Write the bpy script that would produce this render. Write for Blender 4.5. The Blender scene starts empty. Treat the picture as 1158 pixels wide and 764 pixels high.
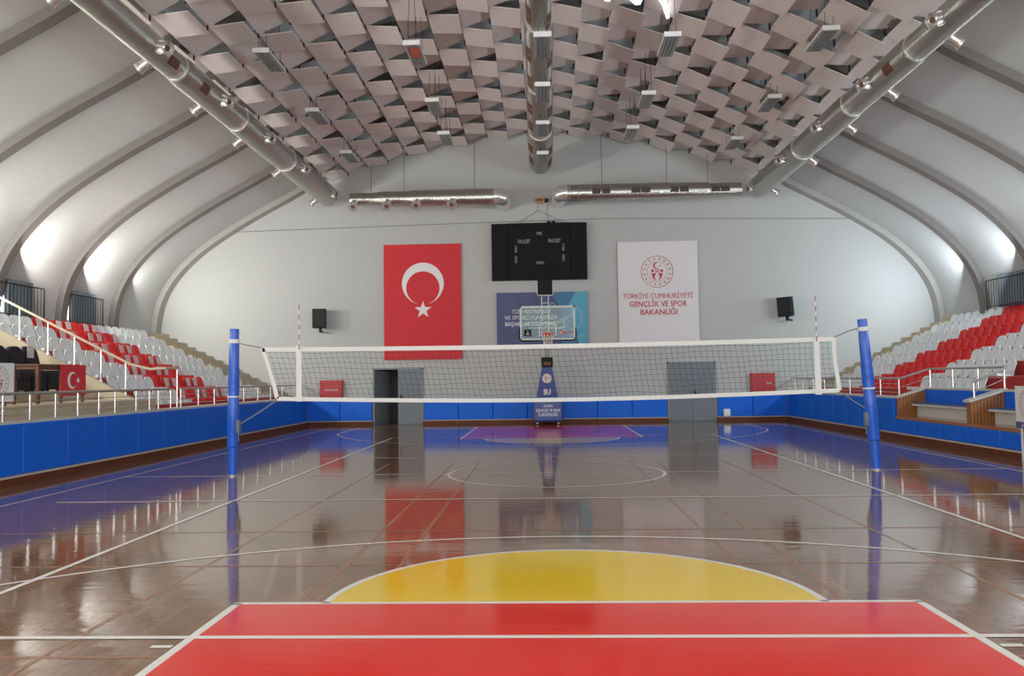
import bpy, math, random
from mathutils import Vector, Matrix
random.seed(7)
C = bpy.context.scene.collection
PI = math.pi
# ------------------------------------------------------------------ camera
CX, CY, CH, F, YAW, PITCH, ROLL = -0.18741, -14.30024, 1.6398, 929.516, 0.0377, 0.04907, -0.01407
def cam_dir(x3, z3, w=1.0):
    c, s = math.cos(ROLL), math.sin(ROLL); x = c*x3-s*z3; z2 = s*x3+c*z3
    c, s = math.cos(PITCH), math.sin(PITCH); y = c*w-s*z2; z = s*w+c*z2
    c, s = math.cos(YAW), math.sin(YAW)
    return Vector((c*x-s*y, s*x+c*y, z))
R_, U_, B_ = cam_dir(1, 0, 0), cam_dir(0, 1, 0), -cam_dir(0, 0, 1)
cam = bpy.data.objects.new('camera', bpy.data.cameras.new('camera'))
cam.data.sensor_width = 36; cam.data.lens = F/1158*36; cam.data.clip_start = .05; cam.data.clip_end = 200
m = Matrix((R_, U_, B_)).transposed().to_4x4(); m.translation = (CX, CY, CH)
cam.matrix_world = m; C.objects.link(cam); bpy.context.scene.camera = cam
def px_of(p):
    d = Vector(p)-Vector((CX, CY, CH)); w = -d.dot(B_)
    if w <= .1: return (-9999, 0)
    return 579+F*d.dot(R_)/w, 382-F*d.dot(U_)/w
# ------------------------------------------------------------------ light
vs = bpy.context.scene.view_settings
vs.view_transform = 'Standard'; vs.look = 'None'; vs.gamma = 1; vs.use_curve_mapping = False
vs.exposure = 0.0
W = bpy.data.worlds.new('World'); bpy.context.scene.world = W; W.use_nodes = True
W.node_tree.nodes['Background'].inputs[0].default_value = (.75, .85, 1, 1)
W.node_tree.nodes['Background'].inputs[1].default_value = 1.0
def area(name, loc, direction, sx, sy, power, col):
    l = bpy.data.lights.new(name, 'AREA'); l.shape = 'RECTANGLE'; l.size = sx; l.size_y = sy
    l.energy = power; l.color = col
    o = bpy.data.objects.new(name, l); C.objects.link(o); o.location = loc
    o.rotation_euler = Vector(direction).to_track_quat('-Z', 'Y').to_euler()
    return o
AX = -0.25                      # long axis of the hall
RIBS = [15.78, 12.72, 9.72, 6.68, 3.64, .6, -2.44, -5.48, -8.52, -11.56, -14.6, -17.6]
area('near_fill_area', (AX, -18.8, 4.4), (0, 1, .12), 18, 5.5, 900, (.93, .98, 1))  # added fill lamp behind the camera, no glazing known there
for ry in RIBS[1:]:  # added fill lamps floating inside the side bays, turned away from the camera
    k = .38 if ry > 12 else 1
    area('bay_fill_area', (AX-13.6, ry+.62, 4.42), (.70, .58, .42), .6, 1.3, 135*k, (1, .98, .91))
    area('bay_fill_area', (AX+13.6, ry+.62, 4.42), (-.70, .58, .42), .6, 1.3, (88 if k == 1 else 80), (.82, .93, 1))
# ------------------------------------------------------------------ materials
def mat(name, col, rough=.6, metal=0, spec=.5, noise=0, nscale=8, bump=0, bscale=40, emit=None, strength=1, coat=0, alpha=None, crough=.05):
    m = bpy.data.materials.new(name); m.use_nodes = True
    nt = m.node_tree; b = nt.nodes['Principled BSDF']
    b.inputs['Base Color'].default_value = (*col, 1); b.inputs['Roughness'].default_value = rough
    b.inputs['Metallic'].default_value = metal; b.inputs['Specular IOR Level'].default_value = spec
    b.inputs['Coat Weight'].default_value = coat; b.inputs['Coat Roughness'].default_value = crough
    if emit: b.inputs['Emission Color'].default_value = (*emit, 1); b.inputs['Emission Strength'].default_value = strength
    if alpha is not None: b.inputs['Alpha'].default_value = alpha
    tc = nt.nodes.new('ShaderNodeTexCoord')
    if noise:
        n = nt.nodes.new('ShaderNodeTexNoise'); n.inputs['Scale'].default_value = nscale; n.inputs['Detail'].default_value = 5
        r = nt.nodes.new('ShaderNodeMapRange'); r.inputs['To Min'].default_value = 1-noise; r.inputs['To Max'].default_value = 1+noise
        mx = nt.nodes.new('ShaderNodeMix'); mx.data_type = 'RGBA'; mx.blend_type = 'MULTIPLY'; mx.inputs['Factor'].default_value = 1
        mx.inputs['A'].default_value = (*col, 1)
        nt.links.new(tc.outputs['Object'], n.inputs['Vector']); nt.links.new(n.outputs['Fac'], r.inputs['Value'])
        nt.links.new(r.outputs['Result'], mx.inputs['B']); nt.links.new(mx.outputs['Result'], b.inputs['Base Color'])
    if bump:
        n2 = nt.nodes.new('ShaderNodeTexNoise'); n2.inputs['Scale'].default_value = bscale; n2.inputs['Detail'].default_value = 3
        bp = nt.nodes.new('ShaderNodeBump'); bp.inputs['Strength'].default_value = bump; bp.inputs['Distance'].default_value = .01
        nt.links.new(tc.outputs['Object'], n2.inputs['Vector']); nt.links.new(n2.outputs['Fac'], bp.inputs['Height'])
        nt.links.new(bp.outputs['Normal'], b.inputs['Normal'])
    return m
M = {}
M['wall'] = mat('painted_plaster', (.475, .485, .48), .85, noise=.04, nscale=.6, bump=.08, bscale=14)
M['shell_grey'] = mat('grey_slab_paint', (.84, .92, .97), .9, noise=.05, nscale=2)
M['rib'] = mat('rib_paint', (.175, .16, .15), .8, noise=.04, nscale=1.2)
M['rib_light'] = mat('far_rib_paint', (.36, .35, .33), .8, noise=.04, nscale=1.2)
M['panel'] = mat('acoustic_felt', (.70, .63, .61), .9, noise=.05, nscale=3)
M['duct'] = mat('galvanised_steel', (.52, .52, .48), .3, metal=1, noise=.08, nscale=6)
M['nozzle'] = mat('bright_steel', (.80, .79, .77), .25, metal=.75)
M['dark_opening'] = mat('duct_grille', (.06, .05, .045), .6)
M['brown_opening'] = mat('brown_duct_grille', (.14, .055, .03), .6)
M['black'] = mat('black_plastic', (.014, .014, .016), .7, noise=.1, spec=.2)
M['black_metal'] = mat('black_metal', (.02, .022, .025), .6, spec=.25)
M['board_black'] = mat('scoreboard_face', (.012, .012, .016), .75, noise=.1, nscale=30, spec=.15)
M['white'] = mat('white_paint', (.75, .75, .74), .5)
M['white_gloss'] = mat('white_enamel', (.82, .83, .84), .3)
M['letters'] = mat('pale_lettering', (.75, .75, .76), .6)
M['dim_letters'] = mat('dim_lettering', (.32, .32, .34), .6)
M['flag_red'] = mat('flag_cloth', (.62, .035, .045), .8, noise=.04, nscale=2, bump=.1, bscale=3)
M['flag_white'] = mat('flag_white', (.78, .76, .76), .8)
M['banner_white'] = mat('banner_white', (.72, .70, .72), .8, noise=.02, nscale=2)
M['red_letters'] = mat('red_lettering', (.52, .05, .06), .7)
M['red_print'] = mat('red_print', (.50, .06, .07), .7)
M['ban_a'] = mat('banner_indigo', (.085, .10, .21), .7, noise=.15, nscale=1.5)
M['ban_b'] = mat('banner_blue', (.07, .19, .36), .7, noise=.1, nscale=2)
M['ban_c'] = mat('banner_cyan', (.10, .38, .52), .7, noise=.12, nscale=2)
M['ban_line'] = mat('banner_line', (.35, .42, .50), .7)
M['pad'] = mat('blue_vinyl', (.004, .13, .70), .45, spec=.25, noise=.06, nscale=3, bump=.25, bscale=5)
M['pad_edge'] = mat('blue_vinyl_piping', (.01, .055, .30), .4)
M['hoop_pad'] = mat('hoop_blue_vinyl', (.04, .075, .27), .4, bump=.2, bscale=8)
M['pole_blue'] = mat('pole_blue_vinyl', (.012, .10, .55), .28, noise=.1, nscale=9, bump=.5, bscale=12)
M['seat_white'] = mat('white_seat_plastic', (.74, .77, .79), .4, noise=.04, spec=.3)
M['seat_red'] = mat('red_seat_plastic', (.72, .012, .012), .4, noise=.06, spec=.25)
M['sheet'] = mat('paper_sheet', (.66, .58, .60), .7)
M['riser_red'] = mat('red_riser_paint', (.42, .022, .022), .6, noise=.1)
M['concrete'] = mat('beige_stone', (.50, .42, .30), .75, noise=.12, nscale=3)
M['cap'] = mat('grey_stone_cap', (.55, .53, .49), .6, noise=.08, nscale=5)
M['steel'] = mat('stainless_rail', (.66, .64, .61), .25, metal=1)
M['steel_dark'] = mat('grey_handrail', (.42, .42, .40), .35, metal=.6)
M['beige_rail'] = mat('beige_handrail', (.52, .44, .33), .45)
M['radiator'] = mat('slate_radiator', (.13, .17, .20), .45)
M['door'] = mat('grey_door_paint', (.16, .185, .21), .45, noise=.05)
M['door_frame'] = mat('door_frame_paint', (.22, .25, .27), .45)
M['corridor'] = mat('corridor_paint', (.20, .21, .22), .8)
M['fire_red'] = mat('cabinet_red', (.45, .012, .015), .4)
M['wood_dark'] = mat('skirt_wood', (.13, .042, .02), .55, noise=.35, nscale=4, spec=.2)
M['strip'] = mat('pale_strip', (.58, .50, .44), .5)
M['wood_brown'] = mat('table_wood', (.13, .05, .025), .4, noise=.2)
M['black_cloth'] = mat('black_upholstery', (.012, .012, .016), .8, noise=.1)
M['net_cord'] = mat('net_cord', (.035, .04, .04), .8)
M['tape'] = mat('net_tape', (.74, .73, .70), .7)
M['rope'] = mat('grey_rope', (.25, .24, .22), .8)
M['orange_rim'] = mat('rim_orange', (.65, .06, .03), .4)
M['hoop_net'] = mat('hoop_net_cord', (.75, .70, .68), .8)
M['backboard_frame'] = mat('backboard_frame', (.56, .62, .58), .4)
M['bench_front'] = mat('bench_front', (.58, .58, .54), .6)
M['bench_top'] = mat('bench_top', (.06, .12, .32), .4)
M['lamp_body'] = mat('lamp_white', (.62, .62, .60), .4)
M['lamp_grille'] = mat('lamp_grille', (.30, .31, .31), .35, metal=.6)
M['lamp_orange'] = mat('lamp_orange', (.45, .10, .06), .5)
M['ochre'] = mat('ochre_box', (.48, .28, .12), .5)
M['gap_glow'] = mat('gap_glow_white', (1, 1, 1), .5, emit=(1, 1, 1), strength=3)  # emission that imitates daylight leaking between the ceiling panels
M['pane'] = mat('daylit_window', (1, 1, 1), .5, emit=(1, .98, .93), strength=2.5)
M['pane_cool'] = mat('daylit_window_cool', (1, 1, 1), .5, emit=(.88, .95, 1), strength=2.5)
# glass of the backboard
g = mat('backboard_glass', (.5, .75, .68), .08, alpha=.16, spec=.3); M['glass'] = g
# vertical slats wood (dugout cheeks)
def slat_wood():
    m = mat('slat_wood', (.42, .15, .035), .4, noise=.25, nscale=3); nt = m.node_tree
    b = nt.nodes['Principled BSDF']; tc = nt.nodes.new('ShaderNodeTexCoord')
    w = nt.nodes.new('ShaderNodeTexWave'); w.wave_type = 'BANDS'; w.bands_direction = 'X'; w.inputs['Scale'].default_value = 4.5
    w.inputs['Distortion'].default_value = .3
    r = nt.nodes.new('ShaderNodeValToRGB'); r.color_ramp.elements[0].color = (.12, .04, .012, 1); r.color_ramp.elements[0].position = .05
    r.color_ramp.elements[1].color = (.33, .13, .04, 1); r.color_ramp.elements[1].position = .35
    nt.links.new(tc.outputs['Object'], w.inputs['Vector']); nt.links.new(w.outputs['Fac'], r.inputs['Fac'])
    nt.links.new(r.outputs['Color'], b.inputs['Base Color']); return m
M['slat_wood'] = slat_wood()
M['ledge_wood'] = mat('ledge_wood', (.40, .15, .045), .25, noise=.3, nscale=4, coat=.5)
def ribbed_duct():
    m = M['duct']; nt = m.node_tree; b = nt.nodes['Principled BSDF']
    tc = nt.nodes.new('ShaderNodeTexCoord'); w = nt.nodes.new('ShaderNodeTexWave'); w.wave_type = 'BANDS'; w.bands_direction = 'Z'
    w.inputs['Scale'].default_value = 5.5
    bp = nt.nodes.new('ShaderNodeBump'); bp.inputs['Strength'].default_value = .6; bp.inputs['Distance'].default_value = .014
    nt.links.new(tc.outputs['Object'], w.inputs['Vector']); nt.links.new(w.outputs['Fac'], bp.inputs['Height'])
    nt.links.new(bp.outputs['Normal'], b.inputs['Normal'])
ribbed_duct()
def floor_mat(name, cols, plank=True, rough=.07, spec=.5):
    m = bpy.data.materials.new(name); m.use_nodes = True; nt = m.node_tree; L = nt.links.new
    b = nt.nodes['Principled BSDF']; b.inputs['Roughness'].default_value = rough
    b.inputs['Coat Weight'].default_value = 0; b.inputs['Specular IOR Level'].default_value = spec
    tc = nt.nodes.new('ShaderNodeTexCoord')
    if plank:
        br = nt.nodes.new('ShaderNodeTexBrick'); br.offset = .5
        br.inputs['Scale'].default_value = 1; br.inputs['Brick Width'].default_value = .5; br.inputs['Row Height'].default_value = .07
        br.inputs['Mortar Size'].default_value = .0015; br.inputs['Bias'].default_value = 0
        br.inputs['Color1'].default_value = (*cols[0], 1); br.inputs['Color2'].default_value = (*cols[1], 1); br.inputs['Mortar'].default_value = (*[c*.5 for c in cols[0]], 1)
        mp = nt.nodes.new('ShaderNodeMapping'); mp.inputs['Rotation'].default_value = (0, 0, PI/2)
        L(tc.outputs['Object'], mp.inputs['Vector']); L(mp.outputs['Vector'], br.inputs['Vector'])
        n = nt.nodes.new('ShaderNodeTexNoise'); n.inputs['Scale'].default_value = 1.1; n.inputs['Detail'].default_value = 6
        r = nt.nodes.new('ShaderNodeMapRange'); r.inputs['To Min'].default_value = .72; r.inputs['To Max'].default_value = 1.28
        mx = nt.nodes.new('ShaderNodeMix'); mx.data_type = 'RGBA'; mx.blend_type = 'MULTIPLY'; mx.inputs['Factor'].default_value = 1
        L(tc.outputs['Object'], n.inputs['Vector']); L(n.outputs['Fac'], r.inputs['Value']); L(br.outputs['Color'], mx.inputs['A'])
        L(r.outputs['Result'], mx.inputs['B']); L(mx.outputs['Result'], b.inputs['Base Color'])
    else:
        b.inputs['Base Color'].default_value = (*cols[0], 1)
    mp2 = nt.nodes.new('ShaderNodeMapping'); mp2.inputs['Scale'].default_value = (1.2, 4.5, 1)
    n2 = nt.nodes.new('ShaderNodeTexNoise'); n2.inputs['Scale'].default_value = 1.6; n2.inputs['Detail'].default_value = 3
    bp = nt.nodes.new('ShaderNodeBump'); bp.inputs['Strength'].default_value = .10; bp.inputs['Distance'].default_value = .012
    L(tc.outputs['Object'], mp2.inputs['Vector']); L(mp2.outputs['Vector'], n2.inputs['Vector']); L(n2.outputs['Fac'], bp.inputs['Height'])
    L(bp.outputs['Normal'], b.inputs['Normal'])
    return m
M['f_wood'] = floor_mat('court_parquet', [(.245, .125, .066), (.18, .09, .047)])
M['f_red'] = floor_mat('court_red_paint', [(.74, .018, .008)], False, .11, .5)
M['f_yellow'] = floor_mat('court_yellow_paint', [(.80, .52, .002)], False, .11, .5)
M['f_white'] = floor_mat('court_white_line', [(.78, .74, .68)], False, .25)
M['f_orange'] = floor_mat('court_orange_line', [(.30, .14, .065)], False, .25)
# ------------------------------------------------------------------ mesh helper
class MB:
    def __init__(s): s.v = []; s.f = []; s.m = []; s.mi = 0; s.X = Matrix.Identity(4)
    def add(s, vs_, fs_, mi=None):
        n = len(s.v); s.v += [tuple(s.X @ Vector(v)) for v in vs_]
        s.f += [tuple(n+i for i in f) for f in fs_]; s.m += [s.mi if mi is None else mi]*len(fs_); return s
    def box(s, x0, x1, y0, y1, z0, z1, mi=None):
        return s.add([(x0,y0,z0),(x1,y0,z0),(x1,y1,z0),(x0,y1,z0),(x0,y0,z1),(x1,y0,z1),(x1,y1,z1),(x0,y1,z1)],
              [(0,3,2,1),(4,5,6,7),(0,1,5,4),(1,2,6,5),(2,3,7,6),(3,0,4,7)], mi)
    def bbox(s, x0, x1, y0, y1, z0, z1, b=.02, mi=None):      # box with chamfered corners
        x0,x1 = min(x0,x1),max(x0,x1); y0,y1=min(y0,y1),max(y0,y1); z0,z1=min(z0,z1),max(z0,z1)
        b = min(b,(x1-x0)*.45,(y1-y0)*.45,(z1-z0)*.45); vs_=[]
        def ring(ix, iz): 
            X0,X1,Y0,Y1 = x0+ix,x1-ix,y0+ix,y1-ix
            return [(X0+b,Y0,iz),(X1-b,Y0,iz),(X1,Y0+b,iz),(X1,Y1-b,iz),(X1-b,Y1,iz),(X0+b,Y1,iz),(X0,Y1-b,iz),(X0,Y0+b,iz)]
        h=b*.5
        rings=[ring(h,z0),ring(0,z0+b),ring(0,z1-b),ring(h,z1)]
        for r in rings: vs_+=r
        fs=[tuple(range(7,-1,-1)),tuple(range(24,32))]
        for k in range(3):
            for i in range(8): fs.append((k*8+i,k*8+(i+1)%8,(k+1)*8+(i+1)%8,(k+1)*8+i))
        return s.add(vs_,fs,mi)
    def tube(s, pts, r, n=10, mi=None, cap=True):
        pts=[Vector(p) for p in pts]; rr = r if isinstance(r,(list,tuple)) else [r]*len(pts); vs_=[]; fs=[]
        ref=None
        for i,p in enumerate(pts):
            d=(pts[min(i+1,len(pts)-1)]-pts[max(i-1,0)])
            if d.length<1e-9: d=Vector((0,0,1))
            d.normalize()
            if ref is None: ref = Vector((0,0,1)) if abs(d.z)<.9 else Vector((1,0,0))
            a=d.cross(ref); 
            if a.length<1e-3: ref=Vector((0,1,0)); a=d.cross(ref)
            a.normalize(); b=a.cross(d).normalized()
            for k in range(n): t=2*PI*k/n; vs_.append(p+a*math.cos(t)*rr[i]+b*math.sin(t)*rr[i])
        for i in range(len(pts)-1):
            for k in range(n): fs.append((i*n+k,i*n+(k+1)%n,(i+1)*n+(k+1)%n,(i+1)*n+k))
        if cap: fs.append(tuple(range(n-1,-1,-1))); e=(len(pts)-1)*n; fs.append(tuple(range(e,e+n)))
        return s.add(vs_,fs,mi)
    def prism(s, poly, axis, a0, a1, mi=None):   # polygon in the plane normal to axis
        def P(u,v,a): return {'x':(a,u,v),'y':(u,a,v),'z':(u,v,a)}[axis]
        n=len(poly); vs_=[P(u,v,a0) for u,v in poly]+[P(u,v,a1) for u,v in poly]
        fs=[tuple(range(n)),tuple(range(2*n-1,n-1,-1))]+[(i,(i+1)%n,n+(i+1)%n,n+i) for i in range(n)]
        return s.add(vs_,fs,mi)
    def flat(s, poly, O, U, V, mi=None, z=0):        # flat polygon on a plane
        O,U,V=Vector(O),Vector(U),Vector(V); N=U.cross(V).normalized()*z
        return s.add([O+U*a+V*b+N for a,b in poly],[tuple(range(len(poly)))],mi)
    def text(s, txt, O, U, V, size, mi=None, bold=0, align='CENTER', sx=1, width=None):
        cu=bpy.data.curves.new('t','FONT'); cu.body=txt; cu.size=size; cu.align_x=align; cu.offset=bold*size; cu.resolution_u=2
        o=bpy.data.objects.new('t',cu); me=bpy.data.meshes.new_from_object(o)
        vv=[v.co.copy() for v in me.vertices]; ff=[tuple(p.vertices) for p in me.polygons]
        if width and vv:
            w=max(v.x for v in vv)-min(v.x for v in vv); sx=width/w
        O,U,V=Vector(O),Vector(U),Vector(V)
        s.add([O+U*v.x*sx+V*v.y for v in vv],ff,mi)
        bpy.data.objects.remove(o); bpy.data.curves.remove(cu); bpy.data.meshes.remove(me); return s
    def build(s, name, mats, parent=None, smooth=False, loc=None):
        me=bpy.data.meshes.new(name); me.from_pydata(s.v,[],s.f)
        if not isinstance(mats,(list,tuple)): mats=[mats]
        for m_ in mats: me.materials.append(M[m_] if isinstance(m_,str) else m_)
        me.polygons.foreach_set('material_index', s.m)
        if smooth: 
            me.polygons.foreach_set('use_smooth',[True]*len(me.polygons))
            try: me.set_sharp_from_angle(angle=math.radians(40))
            except Exception: pass
        me.update()
        o=bpy.data.objects.new(name,me); C.objects.link(o)
        if parent is not None: o.parent=parent
        if loc is not None: o.location=loc
        return o
def tag(o,label,cat,group=None,kind=None):
    o['label']=label; o['category']=cat
    if group: o['group']=group
    if kind: o['kind']=kind
    return o
def thing(name,label,cat,loc=(0,0,0),rz=0,group=None):
    o=bpy.data.objects.new(name,None); C.objects.link(o); o.location=loc; o.rotation_euler=(0,0,rz); o.empty_display_size=.1
    return tag(o,label,cat,group)
def struct(o): o['kind']='structure'; return o
def dup(root,label,loc=None,rz=None,group=None):
    r=root.copy(); C.objects.link(r); r['label']=label
    if loc is not None: r.location=loc
    if rz is not None: r.rotation_euler=(0,0,rz)
    if group: r['group']=group
    for ch in root.children:
        c=ch.copy(); C.objects.link(c); c.parent=r
        for g_ in ch.children: d=g_.copy(); C.objects.link(d); d.parent=c
    return r
ORD=['zeroth','first','second','third','fourth','fifth','sixth','seventh','eighth','ninth','tenth','eleventh','twelfth','thirteenth','fourteenth','fifteenth','sixteenth','seventeenth','eighteenth','nineteenth','twentieth','twenty-first','twenty-second','twenty-third','twenty-fourth','twenty-fifth','twenty-sixth','twenty-seventh','twenty-eighth','twenty-ninth','thirtieth']
# ------------------------------------------------------------------ shell
PROF=[(14.25,0),(14.25,3.7),(14.17,4.3),(13.98,4.85),(13.65,5.4),(13.15,5.98),(12.45,6.58),(11.5,7.2),(10.5,7.78),(9.6,8.25),(8.8,8.68),(7.6,9.42),(6,10.1),(4,10.72),(2,11.1),(0,11.25)]
def chaikin(P):
    Q=[P[0],P[1]]
    for a,c in zip(P[1:-1],P[2:]):
        Q+=[(a[0]*.75+c[0]*.25,a[1]*.75+c[1]*.25),(a[0]*.25+c[0]*.75,a[1]*.25+c[1]*.75)]
    return Q+[P[-1]]
PROF=chaikin(chaikin(PROF))
def zprof(d,off=0):
    d=min(abs(d),14.26)
    for (a,za),(b,zb) in zip(PROF[:-1],PROF[1:]):
        if b<=d<=a and a!=b: return za+(zb-za)*(a-d)/(a-b)+off
    return 3.6
def offset_prof(t):      # intrados pushed outwards by t
    out=[]
    for i,(x,z) in enumerate(PROF):
        a=PROF[max(i-1,0)]; b=PROF[min(i+1,len(PROF)-1)]
        d=Vector((b[0]-a[0],b[1]-a[1])); d.normalize(); n=Vector((-d.y,d.x))
        if n.x<0 and n.y<0: n=-n
        if n.x<-1e-6: n=-n
        out.append((x+abs(n.x)*t,z+abs(n.y)*t))
    out[0]=(PROF[0][0]+t,0); out[-1]=(0,PROF[-1][1]+t); return out
DEP=.20
OUT=offset_prof(DEP)
Y0,Y1=-19.2,16.0
YW=16.0
full=[(AX-x,z) for x,z in OUT]+[(AX+x,z) for x,z in reversed(OUT[:-1])]
b=MB()
ys=[Y0+(Y1-Y0)*i/12 for i in range(13)]
for i in range(len(full)-1):
    (xa,za),(xb,zb)=full[i],full[i+1]
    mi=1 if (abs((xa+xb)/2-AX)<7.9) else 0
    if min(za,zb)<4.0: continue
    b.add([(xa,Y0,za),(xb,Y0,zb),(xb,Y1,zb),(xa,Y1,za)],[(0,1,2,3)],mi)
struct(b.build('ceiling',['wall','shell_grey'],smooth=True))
for nm,sg in(('wall_left',-1),('wall_right',1)):
    b=MB()
    for (xa,za),(xb,zb) in zip(OUT[:-1],OUT[1:]):
        if min(za,zb)>=4.0: break
        b.add([(AX+sg*xa,Y0,za),(AX+sg*xb,Y0,zb),(AX+sg*xb,Y1,zb),(AX+sg*xa,Y1,za)],[(0,1,2,3)])
    struct(b.build(nm,'wall',smooth=True))
# far wall with the opening of the left door leaf
DL=(-6.50,-4.64,2.08); DR=(4.33,6.09,2.16)
b=MB(); xs=sorted(set([AX-14.4+i*.6 for i in range(49)]+[DL[0]+.04,-5.56,AX+14.4]))
for xa,xb in zip(xs[:-1],xs[1:]):
    mid=(xa+xb)/2; z0=DL[2]-.03 if DL[0]+.03<mid<-5.56 else 0
    b.add([(xa,YW,z0),(xb,YW,z0),(xb,YW,zprof(xb-AX)+.25),(xa,YW,zprof(xa-AX)+.25)],[(0,1,2,3)])
struct(b.build('wall_far','wall'))
b=MB()
for xa,xb in zip(xs[:-1],xs[1:]): b.add([(xa,Y0,0),(xb,Y0,0),(xb,Y0,zprof(xb-AX)+.25),(xa,Y0,zprof(xa-AX)+.25)],[(3,2,1,0)])
struct(b.build('wall_near','wall'))
b=MB(); b.box(AX-9.2,AX+9.2,Y0+.02,Y0+.12,1.5,7.3)
struct(b.build('window_24','pane'))  # added glowing panel on the unseen near wall, brightens the hall
# ribs
for i,ry in enumerate(RIBS):
    b=MB(); w=.15
    if i==0: w=.21
    inn=[(AX-x,z) for x,z in PROF]+[(AX+x,z) for x,z in reversed(PROF[:-1])]
    o2=offset_prof(DEP+.05); out=[(AX-x,z) for x,z in o2]+[(AX+x,z) for x,z in reversed(o2[:-1])]
    n=len(inn); vs_=[]
    for y in(ry-w,ry+w):
        vs_+=[(x,y,z) for x,z in inn]+[(x,y,z) for x,z in out]
    fs=[]
    for k in range(n-1):
        fs+=[(k,k+1,2*n+k+1,2*n+k),(k,n+k,n+k+1,k+1),(2*n+k,2*n+k+1,3*n+k+1,3*n+k)]
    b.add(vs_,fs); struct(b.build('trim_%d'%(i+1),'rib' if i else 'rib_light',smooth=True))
# windows beside the ribs
wi=1
for ry in RIBS[2:]:
    for sg in(-1,1):
        b=MB(); xo=AX+sg*14.42; b.box(xo-.02,xo+.02,ry+.15,ry+.62,3.62,4.05,0); b.box(xo-.025,xo+.025,ry+.60,ry+.66,3.55,4.1,1)
        b.box(xo-.025,xo+.025,ry+.14,ry+.66,4.05,4.1,1)
        struct(b.build('window_%d'%wi,['pane' if sg<0 else 'pane_cool','white'])); wi+=1
# ------------------------------------------------------------------ floor
b=MB(); b.add([(-15,Y0,0),(15,Y0,0),(15,YW+2.4,0),(-15,YW+2.4,0)],[(0,1,2,3)],0)
def strip(x0,y0,x1,y1,w,mi,z=.003):
    d=Vector((x1-x0,y1-y0)).normalized(); n=Vector((-d.y,d.x))*w/2
    b.add([(x0-n.x,y0-n.y,z),(x1-n.x,y1-n.y,z),(x1+n.x,y1+n.y,z),(x0+n.x,y0+n.y,z)],[(0,1,2,3)],mi)
def arc(cx,cy,r,a0,a1,w,mi,z=.003,n=64):
    vs_=[];fs=[]
    for k in range(n+1):
        t=math.radians(a0+(a1-a0)*k/n); 
        for q in(r-w/2,r+w/2): vs_.append((cx+q*math.cos(t),cy+q*math.sin(t),z))
    for k in range(n): fs.append((2*k,2*k+1,2*k+3,2*k+2))
    b.add(vs_,fs,mi)
def half_disc(cx,cy,r,sg,mi,z): b.add([(cx+r*math.cos(PI*k/48),cy+sg*r*math.sin(PI*k/48),z) for k in range(49)],[tuple(range(49)) if sg>0 else tuple(range(48,-1,-1))],mi)
for x in(-3.24,-1.97,-1.48,1.48,1.97,3.24): strip(x,-8.1 if abs(x)<3 else -12,x,1.9,.04,4,.001)
for y in(-9.37,-6.97,-5.33,-3.02): strip(-6.2,y,6.2,y,.04,4,.0015)
for sg in(-1,1):
    yb=sg*14; yf=sg*8.2; yl,yh=min(yb,yf),max(yb,yf)
    b.add([(-2.48,yl,.002),(2.48,yl,.002),(2.48,yh,.002),(-2.48,yh,.002)],[(0,1,2,3)],1)
    half_disc(0,yf,1.8,-sg,2,.002)
    arc(0,yf,1.82,0,180 if sg<0 else -180,.055,3)
    strip(-2.51,yf,2.51,yf,.055,3); strip(-2.48,yf,-2.48,yb,.06,3); strip(2.48,yf,2.48,yb,.06,3)
    th=math.degrees(math.acos(6.6/6.75)); cyh=sg*(14-1.575)
    if sg<0: arc(0,cyh,6.72,12,168,.05,3)
    else: arc(0,cyh,6.72,-12,-168,.05,3)
    xx=6.72*math.cos(math.radians(12)); yy=cyh-sg*6.72*math.sin(math.radians(12))
    strip(-xx,yy,-xx,yb,.05,3); strip(xx,yy,xx,yb,.05,3); strip(-7.6,yb,7.6,yb,.05,3)
    for k,(dy) in enumerate((.98,)): 
        for sx in(-1,1): strip(sx*2.525,yf+sg*dy,sx*2.66,yf+sg*dy,.05,3)
strip(-7.58,-14,-7.58,14,.045,3); strip(7.62,-14,7.62,14,.045,3); strip(-7.6,0,7.6,0,.045,3)
arc(0,0,1.85,0,360,.05,3,n=96)
strip(-4.5,-9,-4.5,9,.06,3,.004); strip(4.5,-9,4.5,9,.06,3,.004)
strip(-9,-9,9,-9,.06,3,.004); strip(-4.5,9,4.5,9,.05,3,.004); strip(-7,-3,7,-3,.05,3,.004); strip(-5,3,5,3,.05,3,.004)
struct(b.build('floor',['f_wood','f_red','f_yellow','f_white','f_orange']))
# ------------------------------------------------------------------ low walls and pads
XL,XR=-9.0,8.72
b=MB(); b.box(XL-.33,XL-.04,-10,YW,0,1.0,0); b.box(XL-.36,XL+.03,-10,YW,1.0,1.045,1); struct(b.build('wall_low_left',['concrete','cap']))
b=MB(); b.box(XR+.04,XR+.33,6.95,YW,0,1.0,0); b.box(XR-.03,XR+.36,6.95,YW,1.0,1.045,1); struct(b.build('wall_low_right',['concrete','cap']))
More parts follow.
